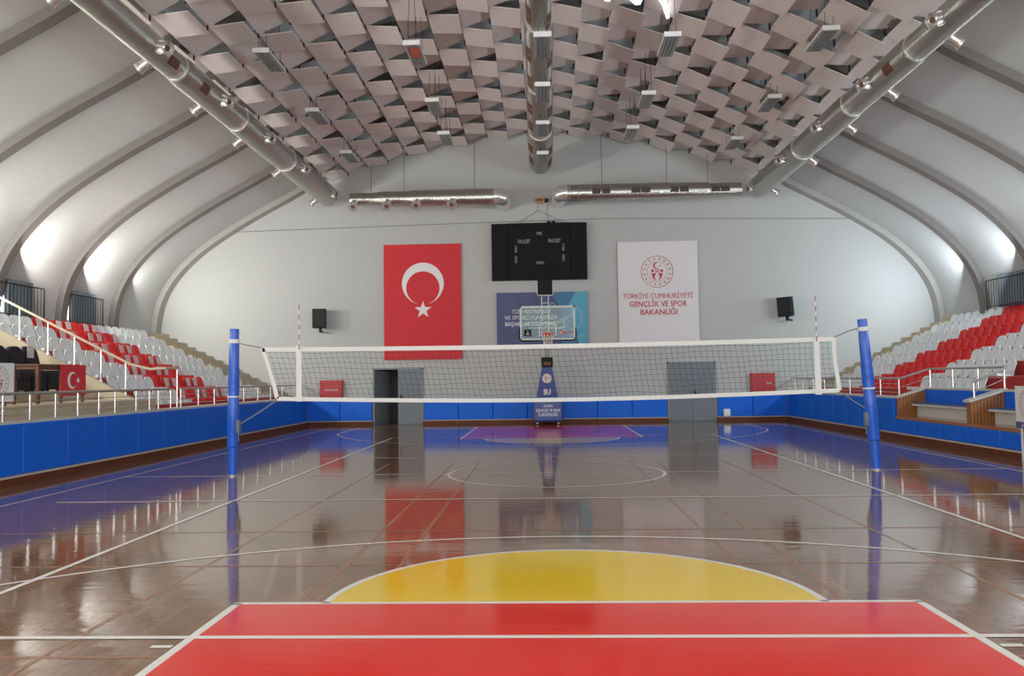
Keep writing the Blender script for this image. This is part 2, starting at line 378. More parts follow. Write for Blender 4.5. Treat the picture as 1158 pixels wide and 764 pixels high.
# skirting
def skirt(name,x0,x1,y0,y1,axis):
    b=MB(); b.box(x0,x1,y0,y1,0,.13,0)
    if axis=='x+': b.box(x0,x1-.035,y0,y1,.13,.155,1)
    elif axis=='x-': b.box(x0+.035,x1,y0,y1,.13,.155,1)
    else: b.box(x0,x1,y0+.03,y1,.13,.155,1)
    struct(b.build(name,['wood_dark','strip']))
skirt('baseboard_left',XL-.04,XL+.17,-10,YW-.1,'x+')
skirt('baseboard_right',XR-.16,XR+.04,-4,YW-.1,'x-')
skirt('baseboard_far_left',XL+.17,DL[0],YW-.2,YW,'y'); skirt('baseboard_far_middle',DL[1],DR[0],YW-.2,YW,'y'); skirt('baseboard_far_right',DR[1],XR-.16,YW-.2,YW,'y')
def pad(x0,x1,y0,y1,z0,z1,label,group):
    b=MB(); b.bbox(x0,x1,y0,y1,z0,z1,.022)
    return tag(b.build('wall_pad','pad',smooth=False),label,'wall pad',group)
ye=[15.9,14.6,13.65,12.55,11.55,10.5,9.35,8.2,6.95]
k=0; y=15.86
seams=[15.86,14.55,13.25,11.95,10.65,9.3,8.05,6.85,5.62,4.41,3.17,1.85,.55,-.75,-2.05]
for k,(a,c) in enumerate(zip(seams[:-1],seams[1:])):
    pad(XL-.04,XL+.06,c+.006,a-.006,.16,1.0,'tall blue vinyl pad on the left low wall, %s from the far corner'%ORD[k+1],'blue pads along the left low wall')
seams=[15.86,14.57,13.4,12.3,11.35,10.3,9.2,8.1,6.96]
for k,(a,c) in enumerate(zip(seams[:-1],seams[1:])):
    pad(XR-.06,XR+.04,c+.006,a-.006,.16,1.0,'tall blue vinyl pad on the right low wall, %s from the far corner'%ORD[k+1],'tall blue pads along the right low wall')
seams=[6.94,5.8,4.57,3.31,2.12,.9,-.3]
for k,(a,c) in enumerate(zip(seams[:-1],seams[1:])):
    pad(XR-.06,XR+.04,c+.006,a-.006,.16,.48,'short blue pad under the right wooden ledge, %s from its far end'%ORD[k+1],'short blue pads under the right ledge')
def farpads(x0,x1,n,desc):
    w=(x1-x0)/n
    for k in range(n):
        pad(x0+k*w+.006,x0+(k+1)*w-.006,YW-.12,YW-.02,.16,.93,'blue pad on the far wall, '+desc%ORD[k+1],'blue pads along the far wall')
farpads(XL+.07,DL[0]-.03,2,'%s from the left corner, left of the left door')
farpads(DL[1]+.03,DR[0]-.03,7,'%s right of the left door')
farpads(DR[1]+.03,XR-.07,2,'%s right of the closed right door')
# ------------------------------------------------------------------ stands
def stand(sg,e0,run,z0,rise,ya,yb,name,mats):
    b=MB(); prof=[(sg*e0,0)]
    for k in range(7):
        x=sg*(e0+run*k); z=z0+rise*k
        # riser face (red) and tread (stone)
        zl=.0 if k==0 else z-rise
        b.add([(x,ya,zl),(x,yb,zl),(x,yb,z),(x,ya,z)],[(0,1,2,3)],1)
        b.add([(x,ya,z),(x+sg*run,ya,z),(x+sg*run,yb,z),(x,yb,z)],[(0,1,2,3)],0)
        b.add([(x,ya,0),(x+sg*run,ya,0),(x+sg*run,ya,z),(x,ya,z)],[(0,1,2,3)],0)
        b.add([(x,yb,0),(x+sg*run,yb,0),(x+sg*run,yb,z),(x,yb,z)],[(0,1,2,3)],0)
    x=sg*(e0+run*7); z=z0+rise*7; xe=AX+sg*14.44
    b.add([(x,ya,z-rise),(x,yb,z-rise),(x,yb,z),(x,ya,z)],[(0,1,2,3)],0)
    b.add([(x,ya,z),(xe,ya,z),(xe,yb,z),(x,yb,z)],[(0,1,2,3)],0)
    b.add([(x,ya,0),(xe,ya,0),(xe,ya,z),(x,ya,z)],[(0,1,2,3)],0)
    return struct(b.build(name,mats))
LE,LR,LZ,LD=9.50,.672,1.12,.335
RE,RR,RZ,RD=9.47,.670,1.19,.345
stand(-1,LE,LR,LZ,LD,4.92,YW,'trim_20',['concrete','riser_red'])
stand(1,RE,RR,RZ,RD,-2.0,YW,'trim_21',['concrete','riser_red'])
# half steps of the stairs by the far wall
def stairs(sg,e0,run,z0,rise,ya,yb,name):
    b=MB()
    for k in range(8):
        x=sg*(e0+run*k); z=z0+rise*k
        b.box(min(x,x-sg*run/2),max(x,x-sg*run/2),ya,yb,z-rise-.3,z-rise/2)
        b.box(min(x-sg*.012,x+sg*.05),max(x-sg*.012,x+sg*.05),ya,yb,z-rise*.5-.02,z+.002)
    struct(b.build(name,'concrete'))
stairs(-1,LE,LR,LZ,LD,14.15,YW-.01,'trim_22'); stairs(1,RE,RR,RZ,RD,14.9,YW-.01,'trim_23')
# walkway in front of left rows and the platform
b=MB(); b.box(XL-.50,XL-.33,-10,YW,0,.92,0); struct(b.build('trim_24','concrete'))
b=MB(); b.box(-10.75,-9.36,-8,4.85,0,1.28); b.box(-12.3,-10.75,-8,4.85,0,1.45); b.box(-14.68,-12.3,-8,4.85,0,1.62)
struct(b.build('trim_25','concrete'))
b=MB(); b.box(XR+.33,RE,6.95,YW,0,.92,0); struct(b.build('trim_26','concrete'))
# sloping end wall of the left rows
b=MB(); b.prism([(-9.45,0),(-9.45,1.22),(-9.75,1.22),(-14.3,3.56),(-14.68,3.6),(-14.68,0)],'y',4.78,4.93)
struct(b.build('trim_27','concrete'))
# ------------------------------------------------------------------ seats
def seat_proto(matname,sheet=False):
    r=thing('stadium_seat','x','seat')
    # backrest: curved plate with a rounded top, facing +X
    b=MB(); n=8; outl=[]
    for k in range(n+1):
        t=-1+2*k/n; y=.205*t
        top=.37-.075*abs(t)**3.2; outl.append((y,.07,top,.035*(1-t*t)))
    vs_=[];fs=[]
    for (y,zb,zt,bow) in outl:
        for z,lean in((zb,0),((zb+zt)/2,-.03),(zt,-.075)):
            x=-.16+lean-bow; vs_+= [(x,y,z),(x-.022,y,z)]
    st=6
    for k in range(n):
        for q in range(2):
            i=k*st+q*2; j=i+st
            fs+=[(i,j,j+2,i+2),(i+1,i+3,j+3,j+1)]
        i=k*st; j=i+st; fs+=[(i,i+1,j+1,j),(i+4,j+4,j+5,i+5)]
    fs+=[(0,2,3,1),(2,4,5,3)]; e=n*st; fs+=[(e,e+1,e+3,e+2),(e+2,e+3,e+5,e+4)]
    b.add(vs_,fs); b.build('backrest',matname,r,smooth=True)
    b=MB(); pts=[(-.19,.075),(-.12,.05),(0,.045),(.12,.06),(.19,.085),(.205,.05),(.19,.0),(-.17,.0)]
    b.prism(pts,'y',-.2,.2); b.build('seat_pan',matname,r)
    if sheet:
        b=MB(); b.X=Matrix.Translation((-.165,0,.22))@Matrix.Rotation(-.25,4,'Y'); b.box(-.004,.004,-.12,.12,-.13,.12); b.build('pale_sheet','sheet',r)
    return r
protos={}
def place_seat(kind,loc,rz,label,group):
    if kind not in protos:
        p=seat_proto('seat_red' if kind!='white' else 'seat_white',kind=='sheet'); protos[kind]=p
        p.location=loc; p.rotation_euler=(0,0,rz); p['label']=label; p['group']=group; return p
    return dup(protos[kind],label,loc,rz,group)
nseat=0
for k in range(7):
    x=-(LE+LR*k+.34); z=LZ+LD*k
    for i in range(19):
        y=14.05-.465*(i+.5)
        if px_of((x,y,z+.3))[0]<-45: continue
        kind='white'
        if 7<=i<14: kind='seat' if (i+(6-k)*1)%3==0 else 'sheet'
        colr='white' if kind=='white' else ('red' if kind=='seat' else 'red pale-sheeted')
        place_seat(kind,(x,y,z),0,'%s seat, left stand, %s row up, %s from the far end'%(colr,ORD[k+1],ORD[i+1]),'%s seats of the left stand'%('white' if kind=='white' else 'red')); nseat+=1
for k in range(7):
    x=RE+RR*k+.28; z=RZ+RD*k
    for i in range(30):
        y=14.8-.468*(i+.5)
        if px_of((x,y,z+.3))[0]>1200 or (k<2 and i>20): continue
        kind='white'
        if 7<=i<14 or (k>=5 and i>=7): kind='red'
        place_seat(kind,(x,y,z),PI,'%s seat, right stand, %s row up, %s from the far end'%(kind,ORD[k+1],ORD[i+1]),'%s seats of the right stand'%kind); nseat+=1
print('SEATS',nseat)
# ------------------------------------------------------------------ railings
def railing(name,label,pts,height,post_ys,x,nr=3,parallel='y'):
    pass
def wall_rail(x,ya,yb,posts,label,ztop=1.5,zb=1.045):
    r=thing('guard_rail',label,'railing',(x,(ya+yb)/2,zb),0,'steel guard rails on the low walls'); o=Vector(r.location)
    b=MB(); b.tube([Vector((x,ya,ztop))-o,Vector((x,yb,ztop))-o],.026,8); b.build('handrail','steel_dark',r,smooth=True)
    for q in range(3):
        z=zb+.1+.11*q; b=MB(); b.tube([Vector((x,ya,z))-o,Vector((x,yb,z))-o],.008,6); b.build('cross_bar','steel',r,smooth=True)
    for y in posts:
        b=MB(); b.tube([Vector((x,y,zb))-o,Vector((x,y,zb+.012))-o],.042,10); b.tube([Vector((x,y,zb))-o,Vector((x,y,ztop))-o],.021,8); b.build('post','steel',r,smooth=True)
wall_rail(-9.12,-3.2,5.15,[-3.1,-2.4,-1.7,-1.02,-.3,.45,1.17,1.92,2.54,3.43,4.04,4.47,5.1],'long steel guard rail on the left low wall before the tables')
wall_rail(-9.12,5.6,15.9,[5.65,6.68,7.71,8.7,9.9,11.1,12.3,13.5,14.7,15.7],'steel guard rail on the left low wall before the seats')
wall_rail(8.86,6.98,15.9,[7.05,8.2,9.3,10.4,11.5,12.6,13.7,14.8,15.7],'steel guard rail on the right low wall toward the far corner')
# stair handrail along the sloping end wall
r=thing('stair_handrail','beige sloping handrail on steel posts climbing the left stand beside black chairs','handrail',(-10.2,4.86,1.3)); o=Vector(r.location)
zw=lambda x:1.22+(abs(x)-9.75)*(3.56-1.22)/4.55
P=[(-9.16,5.55,2.0),(-9.16,4.9,2.0),(-9.5,4.86,1.98)]+[(x,4.86,zw(x)+.76) for x in(-10.0,-12,-14.2)]
b=MB(); b.tube([Vector(p)-o for p in P],.03,8); b.build('handrail','beige_rail',r,smooth=True)
for x in(-10.1,-10.7,-11.35,-12.0,-12.7,-13.4,-14.1):
    b=MB(); b.tube([Vector((x,4.86,zw(x)-.01))-o,Vector((x,4.86,zw(x)+.77))-o],.022,8); b.tube([Vector((x,4.86,zw(x)-.02))-o,Vector((x,4.86,zw(x)+.03))-o],.05,8); b.build('post','steel',r,smooth=True)
b=MB(); b.tube([Vector((-9.16,5.53,1.045))-o,Vector((-9.16,5.53,2.0))-o],.022,8); b.build('post','steel',r,smooth=True)
# rail round the dugout
r=thing('guard_rail','steel handrail bending around the wooden team bench recess on the right','railing',(9.2,5.2,1.3),0,'steel guard rails on the low walls'); o=Vector(r.location)
P=[(8.86,6.98,1.5),(9.56,6.98,1.72),(9.58,6.9,1.73),(9.58,3.45,1.73),(9.5,3.4,1.7),(8.84,3.4,1.42)]
b=MB(); b.tube([Vector(p)-o for p in P],.026,8); b.build('handrail','steel_dark',r,smooth=True)
b=MB(); b.tube([Vector((p[0],p[1],p[2]-.22))-o for p in P],.009,6); b.build('cross_bar','steel',r,smooth=True)
for p,zb in(((9.58,6.9,1.73),1.27),((9.58,5.75,1.73),1.27),((9.58,4.6,1.73),1.27),((9.5,3.4,1.7),1.27),((8.86,3.4,1.43),1.03)):
    b=MB(); b.tube([Vector((p[0],p[1],zb-.03))-o,Vector(p)-o],.024,8); b.build('post','steel',r,smooth=True)
# ------------------------------------------------------------------ dugout on the right
b=MB(); b.box(XR-.02,RE,-3,6.95,.50,.56,0); b.box(XR+.04,RE,-3,6.95,0,.50,1); struct(b.build('trim_28',['ledge_wood','concrete']))
for i,(y,yy) in enumerate(((6.95,6.85),(3.50,3.30))):
    pr=[(XR+.02,.56),(RE,.56),(RE,1.24),(XR+.02,1.0)]
    b=MB(); b.prism(pr,'y',yy,y,0); b.prism([(XR-.02,1.0),(RE+.02,1.24),(RE+.02,1.285),(XR-.02,1.045)],'y',yy-.03,y+.06,1)
    struct(b.build('trim_%d'%(30+i),['slat_wood','cap']))
b=MB(); b.box(RE-.04,RE-.003,-3,6.85,.56,1.22,0); b.box(RE-.05,RE+.1,-3,6.85,1.22,1.265,1); struct(b.build('trim_32',['pad','cap']))
def bench(ya,yb,label):
    r=thing('team_bench',label,'bench',(9.28,(ya+yb)/2,.56),0,'team benches in the right recesses'); h=(yb-ya)/2
    b=MB(); b.box(-.08,.14,-h,h,0,.25); b.build('bench_base','bench_front',r)
    b=MB(); b.bbox(-.22,.145,-h,h,.25,.30,.012,0); b.build('bench_seat','bench_front',r)
    b=MB(); b.bbox(-.20,.145,-h+.02,h-.02,.30,.335,.012,0); b.build('cushion','bench_top',r)
bench(3.55,6.83,'white team bench with blue top between the two slatted wooden cheeks')
bench(.2,3.27,'white team bench nearer the camera behind the emblem sign')
# emblem drawing on a plane
def star(cx,cy,r,rot=90):
    return [(cx+(r if i%2==0 else r*.4)*math.cos(math.radians(rot+36*i)),cy+(r if i%2==0 else r*.4)*math.sin(math.radians(rot+36*i))) for i in range(10)]
def ring2(b,cx,cy,r,w,O,U,V,mi,n=40):
    O,U,V=Vector(O),Vector(U),Vector(V); vs_=[];fs=[]
    for k in range(n):
        t=2*PI*k/n
        for q in(r-w/2,r+w/2): vs_.append(O+U*(cx+q*math.cos(t))+V*(cy+q*math.sin(t)))
    for k in range(n): a=2*k;c=2*((k+1)%n); fs.append((a,a+1,c+1,c))
    b.add(vs_,fs,mi)
def crescent(b,cx,cy,ro,ri,off,O,U,V,mi,direction=0,n=36):
    # outer circle radius ro, inner circle radius ri shifted by off along direction
    d=Vector((math.cos(direction),math.sin(direction))); x=(off*off+ro*ro-ri*ri)/(2*off); a=math.acos(max(-1,min(1,x/ro)))
    x2=x-off; a2=math.atan2(math.sqrt(max(ro*ro-x*x,0)),x2)
    O,U,V=Vector(O),Vector(U),Vector(V); vs_=[];fs=[]
    for k in range(n+1):
        t=a+(2*PI-2*a)*k/n; t2=a2+(2*PI-2*a2)*k/n
        for (q,tt,sh) in((ro,t,0),(ri,t2,off)):
            lx=sh+q*math.cos(tt); ly=q*math.sin(tt)
            px=lx*d.x-ly*d.y; py=lx*d.y+ly*d.x; vs_.append(O+U*(cx+px)+V*(cy+py))
    for k in range(n): fs.append((2*k,2*k+1,2*k+3,2*k+2))
    b.add(vs_,fs,mi)
def emblem(b,cx,cy,R,O,U,V,mi):
    ring2(b,cx,cy,R,R*.035,O,U,V,mi); ring2(b,cx,cy,R*.64,R*.02,O,U,V,mi)
    for k in range(16):
        t=2*PI*k/16+.2; b.flat(star(cx+R*.82*math.cos(t),cy+R*.82*math.sin(t),R*.085),O,U,V,mi)
    crescent(b,cx-R*.05,cy+R*.38,R*.2,R*.16,R*.07,O,U,V,mi)
    b.flat(star(cx+R*.2,cy+R*.38,R*.07,0),O,U,V,mi)
    for s_ in(-1,1):
        b.flat([(cx+s_*R*.2,cy+R*.13),(cx+s_*R*.37,cy+R*.13),(cx+s_*R*.37,cy-R*.03),(cx+s_*R*.2,cy-R*.03)][::s_],O,U,V,mi)
        b.flat([(cx+s_*R*.05,cy-R*.08),(cx+s_*R*.36,cy-R*.12),(cx+s_*R*.26,cy-R*.42),(cx+s_*R*.08,cy-R*.60),(cx+s_*R*.18,cy-R*.3)][::s_],O,U,V,mi)
    b.flat([(cx-R*.1,cy+R*.16),(cx-R*.04,cy+R*.16),(cx-R*.02,cy-R*.05),(cx-R*.1,cy-R*.05)][::-1],O,U,V,mi)
    b.flat([(cx+R*.04,cy+R*.16),(cx+R*.1,cy+R*.16),(cx+R*.1,cy-R*.05),(cx+R*.02,cy-R*.05)][::-1],O,U,V,mi)
# sign on the right
b=MB(); b.box(8.50,8.54,-.2,1.25,.60,1.37,0); b.box(8.494,8.50,-.2,1.25,.60,.72,1)
O=(8.4915,1.25,.6); emblem(b,.40,.44,.26,O,(0,-1,0),(0,0,1),2); b.text('AH',(8.4895,1.06,.625),(0,-1,0),(0,0,1),.1,3,.01,'LEFT')
b.box(8.54,XR-.06,.9,.94,.7,.74,0); b.box(8.54,XR-.06,.1,.14,.7,.74,0)
b.box(8.515,8.535,1.1,1.14,.0,.6,0); b.box(8.515,8.535,-.1,-.06,.0,.6,0)
tag(b.build('advertising_sign',['white','ban_a','red_print','letters']),'white sign with red round emblem and blue strip at the right edge','sign')
# ------------------------------------------------------------------ doors
def door_unit(n,d,left_open):
    x0,x1,h=d; r=struct(bpy.data.objects.new('door_%d'%n,None)); C.objects.link(r); r.location=((x0+x1)/2,YW,0); hw=(x1-x0)/2
    b=MB(); b.box(-hw-.0,-hw+.05,-.06,.05,0,h); b.box(hw-.05,hw,-.06,.05,0,h); b.box(-hw,hw,-.06,.05,h-.05,h); b.build('door_frame','door_frame',r)
    b=MB(); b.box(-.0 if left_open else .004,hw-.05,-.05,-.005,.01,h-.05); l=b.build('door_leaf','door',r)
    b=MB(); b.tube([(.1,-.05,1.0),(.1,-.1,1.0)],.012,8); b.tube([(.1,-.1,1.0),(.22,-.1,1.0)],.012,8); b.box(.07,.13,-.056,-.05,.9,1.1); b.build('door_handle','black_metal',l)
    b=MB()
    if left_open:
        b.X=Matrix.Translation((-hw+.06,0,0))@Matrix.Rotation(math.radians(66),4,'Z')
        b.box(0,hw-.06,-.02,.025,.01,h-.05); b.build('door_leaf','door',r)
    else:
        b.box(-hw+.05,-.004,-.05,-.005,.01,h-.05); b.build('door_leaf','door',r)
door_unit(1,DL,True); door_unit(2,DR,False)
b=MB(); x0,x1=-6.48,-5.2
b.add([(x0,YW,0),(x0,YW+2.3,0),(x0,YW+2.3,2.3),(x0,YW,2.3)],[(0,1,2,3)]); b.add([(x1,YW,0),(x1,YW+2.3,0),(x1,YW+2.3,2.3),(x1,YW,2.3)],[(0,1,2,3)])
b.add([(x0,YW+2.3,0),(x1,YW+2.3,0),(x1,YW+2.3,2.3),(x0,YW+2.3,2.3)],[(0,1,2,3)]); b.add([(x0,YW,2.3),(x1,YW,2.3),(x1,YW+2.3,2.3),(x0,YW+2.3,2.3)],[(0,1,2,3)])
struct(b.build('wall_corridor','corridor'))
# ------------------------------------------------------------------ things on the far wall
FU,FV=(1,0,0),(0,0,1)
def sheet_mesh(b,x0,x1,z0,z1,y,mi,amp=.012,n=14):
    vs_=[];fs=[]
    for i in range(n+1):
        x=x0+(x1-x0)*i/n; yy=y-amp*(1+math.sin(i*1.3))*.5
        vs_+=[(x,yy,z0),(x,yy,z1),(x,yy+.012,z0),(x,yy+.012,z1)]
    for i in range(n):
        a=i*4;c=a+4; fs+=[(a,c,c+1,a+1),(a+2,a+3,c+3,c+2),(a+1,c+1,c+3,a+3),(a,a+2,c+2,c)]
    fs+=[(0,1,3,2)]; e=n*4; fs+=[(e,e+2,e+3,e+1)]
    b.add(vs_,fs,mi)
b=MB(); sheet_mesh(b,-6.07,-3.18,2.38,6.67,15.93,0,.006)
O=(-4.61,15.918,5.2)
crescent(b,0,0,.78,.62,.165,O,FU,FV,1,direction=-PI/2,n=48)
b.flat(star(0,-.98,.33),O,FU,FV,1)
tag(b.build('flag',['flag_red','flag_white']),'large red flag with white crescent and star hanging on the far wall','flag')
b=MB(); sheet_mesh(b,2.61,5.53,2.84,6.60,15.93,0,.006); O=(4.07,15.918,0)
emblem(b,-.03,5.48,.58,O,FU,FV,1)
b.text('TÜRKİYE CUMHURİYETİ',(4.05,15.917,4.50),FU,FV,.26,1,0,width=2.55)
b.text('GENÇLİK VE SPOR',(4.05,15.917,4.20),FU,FV,.28,2,.012,width=2.1)
b.text('BAKANLIĞI',(4.08,15.917,3.90),FU,FV,.28,2,.012,width=1.35)
tag(b.build('banner',['banner_white','red_letters','red_letters']),'white banner with round red emblem and red lettering on the far wall','banner')
b=MB(); X0,X1,Z0,Z1=-1.88,1.47,2.80,4.80; sheet_mesh(b,X0,X1,Z0,Z1,15.93,0,.006); O=(0,15.92,0)
b.flat([(.10,4.80),(.55,4.15),(1.02,4.80)][::1],O,FU,FV,1); b.flat([(.55,4.15),(.5,2.8),(1.0,2.8),(1.25,3.6),(.8,4.5)],O,FU,FV,1,0)
b.flat([(1.02,4.80),(.78,4.35),(1.05,3.4),(1.12,2.80),(1.47,2.80),(1.47,4.80)],(0,15.919,0),FU,FV,2)
b.text('TÜM ANTRENÖR',(-.60,15.917,4.02),FU,FV,.21,3,0,width=1.45)
b.text('VE SPORCULARIMIZA',(-.62,15.917,3.80),FU,FV,.21,3,0,width=1.95)
b.text('BAŞARILAR DİLİYORUZ',(-.60,15.917,3.57),FU,FV,.2,3,.014,width=1.95)
def ribbon(pts,w,y=15.916,mi=4):
    for (xa,za),(xb,zb) in zip(pts[:-1],pts[1:]):
        d=Vector((xb-xa,zb-za)).normalized(); n=Vector((-d.y,d.x))*w/2
        b.add([(xa-n.x,y,za-n.y),(xb-n.x,y,zb-n.y),(xb+n.x,y,zb+n.y),(xa+n.x,y,za+n.y)],[(0,1,2,3)],mi)
ribbon([(.20+.1*math.cos(t/10*PI+.3),4.25+.14*math.sin(t/10*PI)) for t in range(11)],.03)
ribbon([(.9+.35*math.cos(t/12*PI*1.2-1.5),3.85+.45*math.sin(t/12*PI*1.2-1.5)) for t in range(13)],.035)
ribbon([(-.2,3.15),(.05,3.45),(.35,3.65),(.55,3.7),(.85,3.95)],.04); ribbon([(.1,3.45),(.5,3.45),(.8,3.25),(1.1,3.1),(1.3,3.2)],.04); ribbon([(.3,3.62),(.55,3.85),(.6,3.5),(.75,3.6)],.035)
tag(b.build('banner',['ban_a','ban_b','ban_c','letters','ban_line']),'blue and cyan banner with white lettering behind the backboard','banner')
# scoreboard
r=thing('scoreboard','wide black electronic scoreboard mounted high on the far wall','scoreboard',(-.275,15.9,5.24))
b=MB(); b.bbox(-1.14,1.14,-.14,.06,0,2.11,.012); 
cp=b.build('center_panel','board_black',r)
for s_ in(-1,1):
    b=MB(); b.bbox(s_*1.15,s_*1.755,-.14,.06,0,2.10,.012); b.build('side_panel','board_black',r)
def word(t,O,U,V,size,bold,width):
    b=MB(); b.text(t,O,U,V,size,0,bold,width=width); b.build('lettering','dim_letters',r)
word('TIME',(0,-.143,1.66),FU,FV,.16,.01,.22)
word('FAUL/SET',(-.55,-.143,1.36),FU,FV,.2,.01,.45); word('FAUL/SET',(.56,-.143,1.37),FU,FV,.2,.01,.45)
word('PERIOD',(.03,-.143,.58),FU,FV,.14,.012,.28)
for i,(tx,x,z) in enumerate((('MOLA',-.86,1.02),('CEZA',-.86,.63),('MOLA',.89,1.06),('CEZA',.89,.67))):
    word(tx,(x+.04,-.143,z+.13),(0,0,1),(-1,0,0),.12,.01,.26)
b=MB(); b.box(-.82,.82,-.15,-.141,1.02,1.045); b.build('divider_bar','black',r)
b=MB()
for x in(.32,.5): b.tube([(x,0,2.1),(x,0,2.16)],.03,6); b.tube([(x,0,2.16),(x+.1,0,2.16)],.04,6)
b.build('mounting_clip','black',r)
# small camera above
b=MB(); b.bbox(-.24,.12,-.08,.1,0,.17,.02,0); b.bbox(.13,.24,-.1,.1,.02,.14,.02,1); b.bbox(-.2,.05,-.09,-.08,.05,.12,.005,2)
tag(b.build('wall_box',['ochre','black','wood_brown'],loc=(-.16,15.88,8.12)),'small ochre box with dark end on the wall above the scoreboard','box')
b=MB(); b.tube([(-.3,15.97,8.1),(-.3,15.97,7.86),(-1.0,15.97,7.4)],.008,5); b.tube([(-.3,15.97,7.86),(.6,15.97,7.4)],.008,5); b.tube([(.05,15.97,8.1),(.05,15.97,7.36)],.008,5)
tag(b.build('cable','rope'),'thin grey wires running from the ochre box down to the scoreboard','wire')
b=MB(); b.tube([(AX-11.5,15.985,7.28),(-2,15.985,7.45),(2,15.985,7.5),(AX+11.5,15.985,7.3)],.012,5)
tag(b.build('cable','rope'),'long thin cable strung across the far wall above the flag','cable')
# speakers
def speaker(loc,rz,tilt,label):
    r=thing('wall_speaker',label,'speaker',loc,rz,'black speakers on the far wall')
    b=MB(); b.X=Matrix.Rotation(tilt,4,'X')
    b.prism([(-.25,-.2),(.25,-.2),(.2,.16),(-.2,.16)],'z',-.35,.35); b.build('cabinet','black',r)
    b=MB(); b.X=Matrix.Rotation(tilt,4,'X'); b.box(-.22,.22,-.215,-.201,-.32,.32); 
    b.build('grille','black_metal',r)
    b=MB(); b.box(-.05,.05,.02,.1,-.50,-.34); b.box(-.03,.03,.05,.42,-.5,-.44); b.build('bracket','black_metal',r)
speaker((-8.36,15.55,3.93),.1,0,'black wall speaker left of the large red flag')
speaker((8.58,15.55,4.08),-.75,.12,'tilted black wall speaker right of the white banner')
# fire cabinets
def cabinet(x0,x1,z0,z1,label,txt,tx,w):
    r=thing('fire_cabinet',label,'cabinet',((x0+x1)/2,YW-.012,z0),0,'red fire cabinets'); hw=(x1-x0)/2; h=z1-z0
    b=MB(); b.box(-hw,hw,-.16,0,0,h); b.build('body','fire_red',r)
    b=MB(); b.bbox(-hw+.03,hw-.03,-.175,-.16,.03,h-.03,.006,0); b.text(txt,(tx,-.177,h*.42),FU,FV,.09,1,.012,width=w); b.build('door',['fire_red','letters'],r)
cabinet(-8.46,-7.62,1.0,1.66,'red fire cabinet left of the half-open door','YANGIN DOLABI',0,.5)
cabinet(7.32,8.18,1.03,1.71,'red fire cabinet right of the closed grey door','YANGIN',.2,.2)
b=MB(); b.bbox(-.12,.12,-.12,0,0,.27,.03); b.bbox(-.08,.08,-.14,-.12,.05,.18,.01)
tag(b.build('socket_box','white_gloss',loc=(6.42,15.86,.16)),'small white box low on the blue pad beside the closed door','box')
# ------------------------------------------------------------------ basketball hoop
r=thing('basketball_hoop','portable basketball hoop with glass backboard and blue padded base','basketball hoop',(-.05,14.6,0)); 
b=MB(); b.bbox(-.54,.52,-.12,1.0,.12,.86,.06); bp=b.build('base_pad','hoop_pad',r)
b=MB(); b.text('AYDIN',(0,-.124,.62),FU,FV,.12,0,.015,width=.32); b.text('GENÇLİK VE SPOR',(0,-.124,.46),FU,FV,.14,0,.015,width=.85); b.text('İL MÜDÜRLÜĞÜ',(0,-.124,.31),FU,FV,.14,0,.02,width=.68)
b.build('lettering','letters',bp)
for x in(-.38,.36):
    for y in(-.0,.85):
        b=MB(); b.tube([(x-.02,y,.05),(x+.02,y,.05)],.05,10); b.tube([(x,y,.05),(x,y,.14)],.015,6); b.build('caster','steel',r,smooth=True)
b=MB(); 
vs_=[(-.42,.0,.86),(.38,.0,.86),(.38,.5,.86),(-.42,.5,.86),(-.19,-.1,2.02),(.17,-.1,2.02),(.17,.2,2.02),(-.19,.2,2.02)]
b.add(vs_,[(0,3,2,1),(4,5,6,7),(0,1,5,4),(1,2,6,5),(2,3,7,6),(3,0,4,7)],0); tw=b.build('tower_pad','hoop_pad',r)
b=MB(); O=(-.02,-.085,1.62); U2=Vector((1,0,0)); V2=Vector((0,-.1,1.16)).normalized()
b.flat([(.17*math.cos(2*PI*k/24),.17*math.sin(2*PI*k/24)) for k in range(24)],O,U2,V2,0); emblem(b,0,0,.15,(-.02,-.089,1.62),U2,V2,1)
b.text('SU',(-.02,-.055,1.06),U2,V2,.26,0,.05,width=.26)
b.build('printed_emblem',['letters','red_print'],tw)
b=MB(); b.bbox(-.21,.19,-.16,.24,2.02,2.36,.02,0); b.box(-.12,.12,-.17,-.16,2.08,2.2,1); b.build('control_box',['black','brown_opening'],r)
b=MB()
for x in(-.07,.05): b.tube([(x,.05,2.3),(x,-.6,2.75),(x,-1.55,3.35)],.035,8)
b.tube([(-.01,.2,2.3),(-.01,.1,2.55)],.05,8)
b.build('arm','backboard_frame',r,smooth=True)
YB=-1.85
b=MB(); b.box(-.86,.90,YB,YB+.012,2.92,3.98); b.build('backboard_glass','glass',r)
b=MB()
X0b,X1b,Z0b,Z1b=-.89,.93,2.89,4.01
b.box(X0b,X1b,YB-.02,YB+.04,Z1b-.06,Z1b); b.box(X0b,X1b,YB-.02,YB+.04,Z0b,Z0b+.05); b.box(X0b,X0b+.055,YB-.02,YB+.04,Z0b,Z1b); b.box(X1b-.055,X1b,YB-.02,YB+.04,Z0b,Z1b)
b.box(-.27,.31,YB-.006,YB,3.42,3.46); b.box(-.27,-.23,YB-.006,YB,3.0,3.46); b.box(.27,.31,YB-.006,YB,3.0,3.46)
fr=b.build('backboard_frame','backboard_frame',r)
b=MB(); b.tube([(X0b-.01,YB,3.28),(X0b-.01,YB,2.93),(X0b+.06,YB,2.87),(X1b-.06,YB,2.87),(X1b+.01,YB,2.93),(X1b+.01,YB,3.28)],.028,8); b.build('edge_padding','black',r,smooth=True)
